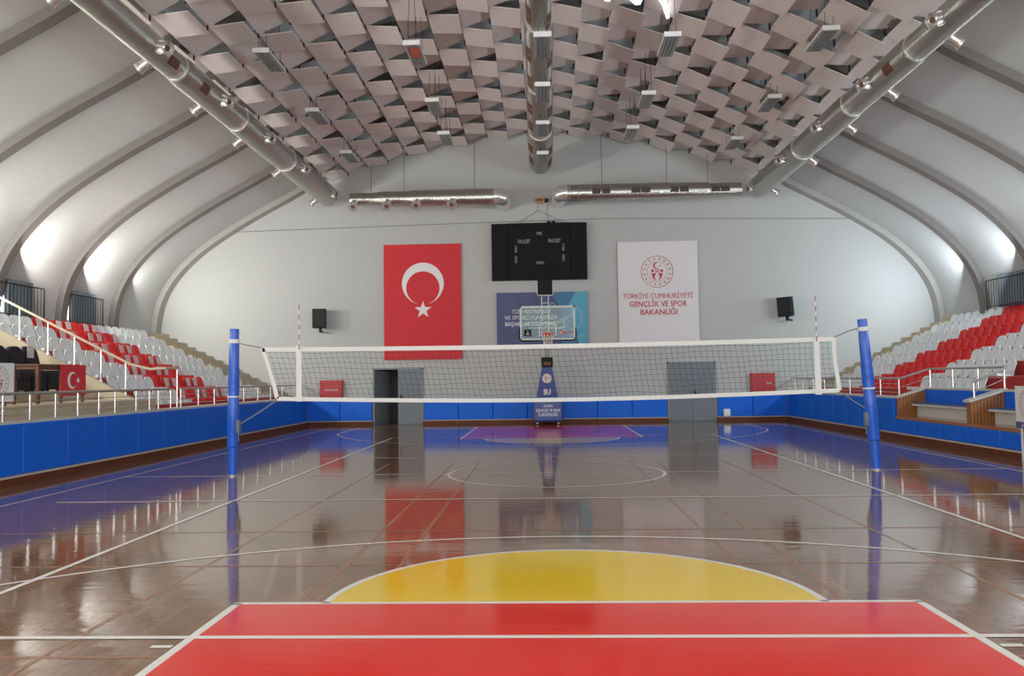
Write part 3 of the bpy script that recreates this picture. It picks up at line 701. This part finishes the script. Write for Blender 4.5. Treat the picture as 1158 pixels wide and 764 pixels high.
b=MB(); b.box(-.76,-.52,YB-.008,YB-.003,3.02,3.24,0); b.flat([(-.70,3.06),(-.58,3.06),(-.60,3.13),(-.68,3.13)],(0,YB-.009,0),FU,FV,1); b.flat([(-.66,3.16),(-.62,3.16),(-.62,3.2),(-.66,3.2)],(0,YB-.009,0),FU,FV,1)
b.flat([(.49+.07*math.cos(2*PI*k/20),3.12+.07*math.sin(2*PI*k/20)) for k in range(20)],(0,YB-.006,0),FU,FV,2); crescent(b,.49,3.12,.045,.036,.016,(0,YB-.008,0),FU,FV,3)
b.text('TBF',(.69,YB-.006,3.08),FU,FV,.13,2,.015,width=.24)
b.build('sticker',['black','dim_letters','red_print','letters'],r)
b=MB(); cxr=.02
b.tube([(cxr+.225*math.cos(2*PI*k/24),YB-.38+.225*math.sin(2*PI*k/24),3.06) for k in range(25)],.011,6); b.box(cxr-.1,cxr+.1,YB-.16,YB-.01,3.03,3.05); b.box(cxr-.1,cxr+.1,YB-.02,YB-.005,2.98,3.14); b.build('rim','orange_rim',r,smooth=True)
b=MB()
for k in range(12):
    t=2*PI*k/12; t2=t+2*PI/12; t3=t-2*PI/12
    for tt in(t2,t3):
        b.tube([(cxr+.225*math.cos(t),YB-.38+.225*math.sin(t),3.06),(cxr+.16*math.cos((t+tt)/2),YB-.38+.16*math.sin((t+tt)/2),2.88),(cxr+.12*math.cos(tt),YB-.38+.12*math.sin(tt),2.66)],.007,4)
b.build('hoop_net','hoop_net',r)
b=MB()
for x in(-.16,.06): b.tube([(x,YB+.1,3.1),(x,YB+.1,4.42)],.018,6)
for z in(3.3,3.8,4.12): b.tube([(-.16,YB+.1,z),(.06,YB+.1,z)],.014,6)
b.tube([(-.6,YB+.08,3.3),(-.05,YB+.3,3.3)],.02,6); b.tube([(.6,YB+.08,3.3),(-.05,YB+.3,3.3)],.02,6)
b.build('support_frame','backboard_frame',r,smooth=True)
b=MB(); b.bbox(-.29,.20,YB-.02,YB+.2,4.38,4.86,.015,0); sc_=b.build('shot_clock','black',r)
b=MB(); b.box(-.315,.225,YB+.0,YB+.19,4.355,4.378); b.box(-.315,-.292,YB,YB+.19,4.355,4.70); b.box(.202,.225,YB,YB+.19,4.355,4.70); b.build('clock_frame','backboard_frame',sc_)
# ------------------------------------------------------------------ volleyball net
TL,TR,BL,BR=(-5.13,2.235),(4.80,2.265),(-4.87,1.345),(4.87,1.365)
r=thing('volleyball_net','volleyball net with white tapes stretched across the court','volleyball net',(-.1,0,1.3)); o=Vector(r.location)
def npt(u,v,y=0):
    a=Vector((TL[0]+(TR[0]-TL[0])*u,TL[1]+(TR[1]-TL[1])*u-.035*math.sin(PI*u))); c=Vector((BL[0]+(BR[0]-BL[0])*u,BL[1]+(BR[1]-BL[1])*u-.09*math.sin(PI*u)))
    p=a*(1-v)+c*v; wob=.02*math.sin(PI*v)*math.sin(u*23+v*2)*(1 if 0<v<1 else 0)
    return Vector((p.x+wob,y+.03*math.sin(PI*v)*math.sin(u*9),p.y+.012*math.sin(u*40+v*9)*(1 if 0<v<1 else 0)))-o
b=MB()
for i in range(1,100):
    u=i/100; b.tube([npt(u,v/8) for v in range(9)],.0023,4,cap=False)
for j in range(1,10):
    v=j/10; b.tube([npt(u/60,v) for u in range(61)],.0023,4,cap=False)
b.build('netting','net_cord',r)
def band(p0s,w,th=.006):
    b=MB(); n=len(p0s); vs_=[];fs=[]
    for p,q in p0s: vs_+=[p+Vector((0,-th,0)),q+Vector((0,-th,0)),p+Vector((0,th,0)),q+Vector((0,th,0))]
    for i in range(n-1): a=4*i;c=a+4; fs+=[(a,c,c+1,a+1),(a+2,a+3,c+3,c+2),(a+1,c+1,c+3,a+3),(a,a+2,c+2,c)]
    fs+=[(0,1,3,2),(4*n-4,4*n-2,4*n-1,4*n-3)]
    b.add(vs_,fs); return b
H=lambda z:Vector((0,0,z))
band([(npt(i/40,0)-H(.065),npt(i/40,0)+H(.01)) for i in range(41)],0).build('top_tape','tape',r)
band([(npt(i/40,1)-H(.04),npt(i/40,1)+H(.03)) for i in range(41)],0).build('bottom_tape','tape',r)
for u in(0,1):
    s_=Vector((.035,0,0)); band([(npt(u,i/8)-s_,npt(u,i/8)+s_) for i in range(9)],0).build('side_tape','tape',r)
for x in(-4.48,4.50):
    s_=Vector((.045,0,0)); zt=2.26; band([(Vector((x,-.015,z))-o-s_,Vector((x+.02*(2.26-z)*(1 if x>0 else .5),-.015,z))-o+s_) for z in(1.29,1.6,1.9,2.1,2.27)],0).build('antenna_sleeve','tape',r)
for x,sd in((-4.47,'left'),(4.50,'right')):
    b=MB()
    n=8; z0,z1=2.2,2.98
    for k in range(9): b.tube([(x,-.03,z0+(z1-z0)*k/9),(x,-.03,z0+(z1-z0)*(k+1)/9)],.008,6,mi=k%2)
    tag(b.build('net_antenna',['red_print','white']),'red and white striped antenna standing at the %s end of the net'%sd,'antenna','net antennas')
def cord(pts,nm='net_rope',r_=.009): 
    b=MB(); b.tube([Vector(p)-o for p in pts],r_,5); b.build(nm,'rope',r)
cord([(TL[0],0,TL[1]),(-5.35,0,2.28),(-5.58,0,2.33)]); cord([(TR[0],0,TR[1]),(5.05,0,2.37),(5.28,0,2.43)],r_=.012)
cord([(BL[0],0,BL[1]-.03),(-5.2,0,1.1),(-5.50,-.02,.92)],r_=.011); cord([(BR[0],0,BR[1]-.02),(5.1,0,1.17),(5.37,-.02,1.0)],r_=.008)
def vpole(xb,xt,h,sg,label,strapz):
    r=thing('net_pole',label,'pole',(xb,0,0),0,'blue net poles'); L=lambda z:(xt-xb)*z/h
    b=MB(); b.tube([(0,0,0),(L(.3),0,.3),(L(h),0,h)],.058,14); b.tube([(0,0,0),(0,0,.02)],.085,14); b.build('pole','steel_dark',r,smooth=True)
    b=MB(); rr=[];pp=[]
    prof=[(.03,.074),(.5,.078),(.52,.1),(.75,.095),(.8,.105),(1.25,.100),(1.3,.09),(1.55,.098),(2.0,.088),(2.3,.084),(2.33,.076),(h,.080)]
    for z,q in prof: pp.append((L(z),0,z)); rr.append(q*1.0)
    b.tube(pp,rr,18); b.build('pole_padding','pole_blue',r,smooth=True)
    b=MB(); b.tube([(L(strapz-.035),0,strapz-.035),(L(strapz+.035),0,strapz+.035)],.095,16); b.build('white_strap','tape',r,smooth=True)
    b=MB(); b.tube([(L(1.38),0,1.375),(L(1.4),0,1.40)],.102,16); b.build('white_strap','tape',r,smooth=True)
    b=MB(); x=L(.85)-sg*.10; b.bbox(x-.035,x+.035,-.07,.03,.74,.98,.015); b.tube([(x-.03*sg,-.08,.84),(x-.05*sg,-.14,.84),(x-.05*sg,-.14,.62)],.012,6); b.build('winch','radiator',r)
vpole(-5.66,-5.63,2.58,-1,'blue padded net pole on the left side of the court',2.36)
vpole(5.45,5.29,2.57,1,'leaning blue padded net pole on the right side of the court',2.40)
# ------------------------------------------------------------------ ducts
def zr(z,segs): pass
def duct_long(x,segs,label,zc,nozzles=(),grilles=(),name='air_duct',group='galvanised air ducts'):
    # built along local Z so the corrugation follows the axis
    r=thing(name,label,'air duct',(x,segs[0][0],zc),0,group)
    b=MB(); pts=[];rr=[]
    ya=segs[0][0]
    for i,(y0,y1,q) in enumerate(segs):
        pts+=[(0,0,y0-ya+(.12 if i else 0)),(0,0,y1-ya-(.12 if i<len(segs)-1 else 0))]; rr+=[q,q]
    q=rr[-1]; L=pts[-1][2]
    for t in(.3,.6,.85,1.0): pts.append((0,0,L+.18*t)); rr.append(q*math.sqrt(max(.02,1-(t*.8)**2)))
    b.tube(pts,rr,36)
    d=b.build('duct_body','duct',r,smooth=True); d.rotation_euler=(-PI/2,0,0)
    for i,(y0,y1,q) in enumerate(segs[:-1]):
        b=MB(); b.tube([(0,y1-ya-.16,0),(0,y1-ya-.10,0)],q+.02,36); b.build('joint_collar','nozzle',r,smooth=True)
    return r,ya
def rad_at(segs,y):
    for y0,y1,q in segs:
        if y0<=y<=y1: return q
    return segs[-1][2]
def side_duct(x,zc,sg,segs,label,low,high,patches):
    r,ya=duct_long(x,segs,label,zc)
    for lst,ang in((low,math.radians(-38)),(high,math.radians(-18))):
        for y,inner in lst:
            q=rad_at(segs,y); s_=-sg if inner else sg
            d=Vector((s_*math.cos(ang),-.35 if inner else -.1,math.sin(ang))).normalized(); c=Vector((0,y-ya,0))
            b=MB(); b.tube([c+d*(q-.05),c+d*(q+.03)],.14,16,mi=0); b.tube([c+d*(q+.03),c+d*(q+.22)],[.115,.115],16,mi=0,cap=False); b.tube([c+d*(q+.20),c+d*(q+.26)],[.125,.14],16,mi=0,cap=False); b.tube([c+d*(q+.17),c+d*(q+.215)],[.112,.06],16,mi=0); b.tube([c+d*(q+.216),c+d*(q+.222)],.062,14,mi=1)
            b.build('nozzle',['nozzle','brown_opening'],r,smooth=True)
    for y in patches:
        q=rad_at(segs,y); ang=math.radians(-28); b=MB(); vs_=[];fs=[]
        for k in range(6):
            a=ang-.35+.7*k/5
            for yy in(y-ya-.2,y-ya+.2): vs_.append((-sg*math.cos(a)*(q+.006),yy,math.sin(a)*(q+.006)))
        for k in range(5): fs.append((2*k,2*k+1,2*k+3,2*k+2))
        b.add(vs_,fs); b.build('grille','brown_opening',r)
SEG=[(-6,2.9,.29),(2.9,6.4,.325),(6.4,10.4,.355),(10.4,15.3,.385)]
XD1,XD2=-8.0,7.68
side_duct(XD1,8.42,-1,SEG,'long tapering steel duct with nozzles under the left roof edge',[(2.05,0),(4.75,0),(7.45,0),(10.8,0),(14.9,0),(-1,0)],[(1.6,1),(4.75,1),(7.75,1),(11.0,1),(14.6,1),(-1,1)],[2.2,3.7])
side_duct(XD2,8.40,1,SEG,'long tapering steel duct with nozzles under the right roof edge',[(1.9,0),(4.9,0),(7.5,0),(10.7,0),(14.8,0),(-1,0)],[(1.3,1),(4.7,1),(7.9,1),(11.2,1),(15.0,1),(-1,1)],[3.6])
SEGC=[(-6,3.4,.28),(3.4,7.2,.33),(7.2,11.2,.37),(11.2,15.1,.42)]
r,ya=duct_long(-.17,SEGC,'central steel duct running beneath the ridge of the roof',9.42)
for y in(1.0,2.6,4.6,6.4,8.4,10.0,12.3,13.8):
    for s_ in(-1,1):
        if (int(y)%2==0)==(s_<0) and y not in(1.0,4.6): pass
        q=rad_at(SEGC,y); b=MB(); vs_=[];fs=[]
        yo=y-ya+(.35 if s_>0 else 0)
        for rowi in range(2):
            vs_=[];fs=[]
            for k in range(5):
                a=math.radians(-38)-.28+.56*k/4
                for yy in(yo-.42+rowi*.45,yo-.04+rowi*.45): vs_.append((s_*math.cos(a)*(q+.006),yy,math.sin(a)*(q+.006)))
            for k in range(4): fs.append((2*k,2*k+1,2*k+3,2*k+2))
            b.add(vs_,fs)
        b.build('grille','brown_opening',r)
def cross_duct(xa,xb,zc,y,segs,label,nozz,grl,end):
    r=thing('air_duct',label,'air duct',(xa,y,zc),0,'galvanised air ducts')
    b=MB(); pts=[];rr=[]; n=len(segs)
    for i,(x0,x1,q) in enumerate(segs): pts+=[(0,0,x0+(.1 if i else 0)),(0,0,x1-(.1 if i<n-1 else 0))]; rr+=[q,q]
    b.tube(pts,rr,32); d=b.build('duct_body','duct',r,smooth=True); d.rotation_euler=(0,PI/2,0)
    # bend into the wall at the inner end
    xe=0 if end<0 else segs[-1][1]; q=segs[0][2] if end<0 else segs[-1][2]
    b=MB(); P=[(xe-end*.12,0,0),(xe,0,0)]
    for k in range(1,7): t=k/6*PI/2; P.append((xe+end*(q*.9)*math.sin(t),q*.9*(1-math.cos(t)),0))
    P.append((xe+end*q*.9,YW-y-.01,0)); b.tube(P,q,28,cap=False); b.build('elbow','nozzle',r,smooth=True)
    for x in nozz:
        b=MB(); b.tube([(x,-.12,-.12),(x,-.42,-.32)],.13,16,mi=0); b.tube([(x,-.40,-.31),(x,-.46,-.35)],[.15,.19],16,mi=0); b.tube([(x,-.462,-.351),(x,-.468,-.355)],.075,16,mi=1); b.build('nozzle',['nozzle','brown_opening'],r,smooth=True)
    for x,w in grl:
        qq=[q_ for a,c,q_ in segs if a<=x<=c][0]; b=MB()
        for sx in(-1,1): b.X=Matrix.Identity(4); b.box(x+sx*(w/2+.02)-w/2,x+sx*(w/2+.02)+w/2,-qq-.012,-qq+.08,-.10,.09)
        b.build('grille','dark_opening',r)
    return r
cross_duct(-7.04,-1.4,8.15,14.85,[(0,1.0,.235),(1.0,2.2,.27),(2.2,5.2,.30)],'horizontal duct with four round nozzles on the far wall, left of centre',[.18,1.38,2.43,3.7],[],1)
cross_duct(.75,7,8.22,14.85,[(0,3.7,.30),(3.7,5.0,.28),(5.0,6.15,.24)],'horizontal duct with dark rectangular openings on the far wall, right of centre',[],[(1.2,.3),(2.6,.3),(3.95,.3),(5.4,.3)],-1)
# ------------------------------------------------------------------ ceiling panels
PZ=[(0,10.68),(2,10.55),(4,10.22),(6,9.70),(7.4,9.26),(8.9,8.80),(9.6,8.6)]
def zp(d):
    d=abs(d)
    for (a,za),(c,zc_) in zip(PZ[:-1],PZ[1:]):
        if a<=d<=c: return za+(zc_-za)*(d-a)/(c-a)
    return 8.6
PITX,PITY=.745,1.07
npan=0
proto_b=None
def panel_mesh(col,typ):
    xa,xb=col*PITX-PITX/2,col*PITX+PITX/2
    za,zb=zp(xa),zp(xb); zm=za; h=.15
    za2=0; zb2=zb-za+(-h if typ else h*1.1)      # every panel turns about its left edge
    b=MB(); w=PITX/2+.004; L=PITY/2-.003; th=.02; pp=0
    b.add([(-w,-L,za2+pp),(w,-L,zb2+pp),(w,L,zb2-pp),(-w,L,za2-pp),(-w,-L,za2+pp+th),(w,-L,zb2+pp+th),(w,L,zb2-pp+th),(-w,L,za2-pp+th)],[(0,3,2,1),(4,5,6,7),(0,1,5,4),(1,2,6,5),(2,3,7,6),(3,0,4,7)])
    return b,zm,zb2
cache={}
for row in range(15):
    y=15.25-PITY*row-PITY/2*0
    for col in range(-12,13):
        x=AX+col*PITX; typ=(row+col)%2==0
        key=(col,typ)
        b_,zm,zhi=panel_mesh(col,typ)
        u,v=px_of((x,y,zm))
        if v<-55 or u<-60 or u>1220: continue
        if abs(col)>11 : continue
        lab='grey acoustic panel, %s, %s row from the far wall'%('ridge column' if col==0 else '%s column %s of the ridge'%(ORD[abs(col)],'left' if col<0 else 'right'),ORD[row+1])
        if key not in cache:
            o_=b_.build('acoustic_panel','panel'); hb=None
            hb=MB(); w=PITX/2; 
            if not typ: hb.box(w-.05,w-.01,PITY/2-.04,PITY/2-.01,zhi-.16,zhi+.32)
            else: hb.box(w-.03,w-.0,PITY/2-.08,PITY/2-.05,zhi+.02,zhi+.42)
            hb.build('hanger','black_metal',o_); cache[key]=o_
            o_.location=(x,y,zm); o_.rotation_euler=(random.gauss(0,.018),random.gauss(0,.02),random.gauss(0,.012)); tag(o_,lab,'ceiling panel','grey acoustic panels under the roof')
        else:
            s=cache[key]; o_=s.copy(); C.objects.link(o_); o_.location=(x,y,zm); o_.rotation_euler=(random.gauss(0,.018),random.gauss(0,.02),random.gauss(0,.012)); o_['label']=lab
            for ch in s.children: c=ch.copy(); C.objects.link(c); c.parent=o_
        npan+=1
print('PANELS',npan)
# glowing jagged sheet hung below the panels, standing in for light through a gap
b=MB()
def glow_sheet(pix):
    vs_=[]
    for (u,v) in pix:
        d=cam_dir((u-579)/F,(382-v)/F); t=(10.12-CH)/d.z; p=Vector((CX,CY,CH))+d*t; vs_.append(p)
    n=len(vs_); b.add(vs_+[p+Vector((0,0,.02)) for p in vs_],[tuple(range(n)),tuple(range(2*n-1,n-1,-1))]+[(i,(i+1)%n,n+(i+1)%n,n+i) for i in range(n)])
glow_sheet([(676,-14),(684,1),(689,2),(692,-2),(702,-6),(712,0),(719,6),(724,5),(727,-1),(742,-4),(749,6),(754,22),(757,20),(756,8),(751,-8),(758,-20),(700,-24)])
struct(b.build('window_25','gap_glow'))
# ------------------------------------------------------------------ lamps
def lamp_proto(wl=1.15):
    r=thing('ceiling_lamp','x','lamp',group='hanging rectangular ceiling lamps')
    b=MB(); b.box(-.18,.18,-.62,.62,0,.06); b.build('housing','lamp_body',r)
    b=MB()
    for k in range(4): x=-.12+.08*k; b.tube([(x,-.57,-.012),(x,.57,-.012)],.016,6)
    for k in range(12): y=-.55+.1*k; b.box(-.165,.165,y-.006,y+.006,-.03,-.001)
    b.build('louvre','lamp_grille',r)
    b=MB(); b.box(-.19,.19,-.64,-.61,-.03,.075); b.build('end_cap','white_gloss',r)
    for x in(-.1,.1):
        for y in(-.5,.5): b=MB(); b.tube([(x,y,.05),(x*.55,y,wl)],.006,4); b.build('hanging_wire','black_metal',r)
    return r
lp=None; lc=None
LAMPS=[(-6.5,4.45,9.15,'leftmost lamp column, nearest'),(-6.5,8.6,9.15,'leftmost lamp column, middle'),(-6.5,12.5,9.05,'leftmost lamp column, farthest'),
 (-3.05,4.4,9.2,'lamp column left of the centre duct, nearest'),(-3.1,8.2,9.2,'lamp column left of the centre duct, middle'),(-3.15,11.2,9.2,'lamp column left of the centre duct, farthest'),
 (-.1,3.1,8.75,'under the centre duct, nearest'),(-.1,6.0,8.75,'under the centre duct, second'),(-.1,9.0,8.75,'under the centre duct, third'),(-.1,12.1,8.75,'under the centre duct, farthest'),
 (2.8,4.35,9.2,'lamp column right of the centre duct, nearest'),(2.75,8.1,9.2,'lamp column right of the centre duct, middle'),(2.65,11.1,9.2,'lamp column right of the centre duct, farthest'),
 (6.2,4.15,9.15,'rightmost lamp column, nearest'),(6.2,8.5,9.15,'rightmost lamp column, middle'),(6.05,12.2,9.1,'rightmost lamp column, farthest')]
for (x,y,z,d) in LAMPS:
    lab='white hanging louvred lamp, '+d
    if x==-.1:
        if lc is None: lc=lamp_proto(.36); lc.location=(x,y,z); lc['label']=lab
        else: dup(lc,lab,(x,y,z))
        continue
    if lp is None: lp=lamp_proto(); lp.location=(x,y,z); lp['label']=lab; q=lp
    else: q=dup(lp,lab,(x,y,z))
    if (x,y)==(-3.05,4.4):
        q['label']='hanging louvred lamp with orange patch, left of the centre duct, nearest'; b=MB(); b.box(-.08,.14,-.45,.1,-.034,-.031); b.build('orange_patch','lamp_orange',q)
# ------------------------------------------------------------------ wires to the cross ducts
for i,(x,zt,zb,nm) in enumerate(((-6.3,9.4,8.42,'leftmost'),(-5.1,9.7,8.42,'second from left'),(-2.55,10.2,8.45,'third from left'),(2.0,10.3,8.5,'third from right'),(4.3,9.9,8.5,'second from right'),(5.75,9.5,8.48,'rightmost'))):
    b=MB(); b.tube([(0,0,0),(0,0,zt-zb)],.008,4); tag(b.build('hanging_wire','black_metal',loc=(x,14.85,zb)),'thin wire holding a far wall duct, %s of the six'%nm,'wire','wires holding the far wall ducts')
# ------------------------------------------------------------------ radiators and black window rails
def radiator(sg,y0,y1,z0,h,label):
    x=AX+sg*14.2; r=thing('radiator',label,'radiator',(x,(y0+y1)/2,z0),0,'slate column radiators'); n=int((y1-y0)/.065); hl=(y1-y0)/2
    b=MB()
    for k in range(n):
        y=-hl+.03+k*(2*hl-.06)/(n-1)
        for dx in(-.045,.045): b.tube([(dx,y,.04),(dx,y,h-.03)],.021,6)
        b.tube([(-.06,y,h-.03),(.06,y,h-.03)],.026,6); b.tube([(-.06,y,.04),(.06,y,.04)],.026,6)
    b.build('fins','radiator',r,smooth=True)
    b=MB(); b.tube([(0,-hl,.05),(0,hl,.05)],.025,8); b.tube([(0,-hl,h-.04),(0,hl,h-.04)],.025,8); b.box(.055,.06,-hl,hl,.05,h-.05) if False else None
    b.box(-.02,.02,-hl+.02,hl-.02,.03,h-.03); b.build('header_pipe','radiator',r)
def brail(sg,y0,y1,z0,h,label):
    x=AX+sg*14.02; r=thing('window_rail',label,'railing',(x,(y0+y1)/2,z0),0,'black window rails above the stands'); hl=(y1-y0)/2
    b=MB(); b.tube([(0,-hl,h),(0,hl,h)],.02,6); b.tube([(0,-hl,.06),(0,hl,.06)],.014,6); b.build('rail','black_metal',r)
    for yy in(-hl,hl):
        b=MB(); b.tube([(0,yy,0),(0,yy,h)],.022,6); b.build('post','black_metal',r)
    n=int((y1-y0)/.14)
    for k in range(1,n):
        b=MB(); yy=-hl+(y1-y0)*k/n; b.tube([(0,yy,.06),(0,yy,h)],.009,5); b.build('baluster','black_metal',r)
for sg,lst in((-1,((6.95,8.05,6.4,8.35,'first'),(9.95,11.3,9.6,11.45,'second'))),(1,((9.95,11.6,9.6,12.0,'x'),))):
    for a,c,ra,rb,nm in lst:
        sd='left' if sg<0 else 'right'; z0=LZ+LD*7 if sg<0 else RZ+RD*7
        ex={'first':'nearer of the two on the left','second':'farther of the two on the left','x':'on the right side'}[nm]
        radiator(sg,a,c,z0+.02,1.0,'slate grey radiator above the seats, '+ex)
        brail(sg,ra,rb,z0,.88,'black railing before a radiator above the seats, '+ex)
# ------------------------------------------------------------------ tables and chairs on the left platform
def table(loc,L,label,legs):
    r=thing('table',label,'table',loc,0,'wooden tables on the left platform'); hl=L/2
    b=MB(); b.bbox(-.24,.3,-hl,hl,.72,.755,.008); b.build('tabletop','wood_brown',r)
    b=MB(); b.box(-.22,-.20,-hl+.05,hl-.05,.66,.72); b.box(.25,.27,-hl+.05,hl-.05,.66,.72); b.box(-.22,.27,-hl+.05,-hl+.07,.66,.72); b.box(-.22,.27,hl-.07,hl-.05,.66,.72); b.build('apron','wood_brown',r)
    for sx in(-.8,1):
        for y in legs: b=MB(); b.add([(sx*.25-.022,y-.022,0),(sx*.25+.022,y-.022,0),(sx*.25+.022,y+.022,0),(sx*.25-.022,y+.022,0),(sx*.25-.03,y-.03,.72),(sx*.25+.03,y-.03,.72),(sx*.25+.03,y+.03,.72),(sx*.25-.03,y+.03,.72)],[(0,3,2,1),(4,5,6,7),(0,1,5,4),(1,2,6,5),(2,3,7,6),(3,0,4,7)]); b.build('leg','wood_brown',r)
table((-9.93,1.55,1.28),1.62,'brown wooden table behind the left rail with a red flag on it',(-.75,0,.75))
table((-9.93,-.88,1.28),1.60,'brown wooden table at the left edge with a white emblem cloth',(-.74,.74))
b=MB(); b.box(-.006,.006,-.44,.44,-.61,.0,0); O=(.0075,-.44,-.64)
crescent(b,.40,.33,.17,.135,.045,O,(0,1,0),FV,1,0); b.flat(star(.60,.33,.075,0),O,(0,1,0),FV,1)
tag(b.build('flag',['flag_red','flag_white'],loc=(-9.615,1.86,2.035)),'small red flag with crescent and star hung on the front of a table','flag')
b=MB(); b.box(-.006,.006,-.8,.8,-.68,.0,0); O=(.0075,-.8,-.68); emblem(b,1.2,.36,.26,O,(0,1,0),FV,1)
tag(b.build('banner',['white_gloss','red_print'],loc=(-9.615,-.8,2.035)),'white cloth with a red round emblem hung on the leftmost table','banner')
def chair_proto():
    r=thing('padded_chair','x','chair')
    b=MB(); b.bbox(-.27,.27,-.24,.24,.30,.52,.05); b.build('seat','black_cloth',r)
    b=MB(); n=8; vs_=[];fs=[]
    for k in range(n+1):
        t=-1+2*k/n; y=.24*t; top=1.06-.10*abs(t)**3
        for z,x in((.40,-.20),(.75,-.27),(top,-.33)): vs_+=[(x+.05*(1-t*t)*0,y,z),(x-.09,y,z)]
    for k in range(n):
        for q in range(2): i=k*6+q*2; j=i+6; fs+=[(i,j,j+2,i+2),(i+1,i+3,j+3,j+1)]
        i=k*6; j=i+6; fs+=[(i,i+1,j+1,j),(i+4,j+4,j+5,i+5)]
    fs+=[(0,2,3,1),(2,4,5,3)]; e=n*6; fs+=[(e,e+1,e+3,e+2),(e+2,e+3,e+5,e+4)]
    b.add(vs_,fs); b.build('backrest','black_cloth',r,smooth=True)
    b=MB(); b.box(-.24,.24,-.24,.24,.08,.31); b.build('skirt','black_cloth',r)
    for sx in(-.2,.2):
        for sy in(-.2,.2): b=MB(); b.box(sx-.025,sx+.025,sy-.025,sy+.025,0,.09); b.build('leg','black_metal',r)
    return r
cp_=chair_proto(); CHAIRS=[(-11.6,4.1,1.45,'farthest of the black chairs, beside the sloping wall, with a pale sheet'),(-11.6,3.55,1.45,'second black chair from the sloping wall, before the tables'),(-11.6,3.0,1.45,'third black chair from the sloping wall, at the left edge'),(-12.75,4.1,1.62,'black chair in the row behind, nearest the sloping wall')]
for i,(x,y,z,l) in enumerate(CHAIRS):
    q=cp_ if i==0 else dup(cp_,'x'); q.location=(x,y,z); q['label']='padded '+l if l.startswith('black') else l; q['group']='black padded chairs on the left platform'
for loc,l in(((-11.87,4.0,2.42),'pale sheet of paper over the back of the farthest black chair'),((-13.0,3.95,2.58),'pale sheet of paper over the chair in the row behind')):
    b=MB(); b.box(.0,.008,-.12,.12,-.16,.11); b.box(-.15,.008,-.12,.12,.105,.111); b.box(-.15,-.142,-.12,.12,-.1,.111); tag(b.build('paper_sheet','sheet',loc=loc),l,'paper')
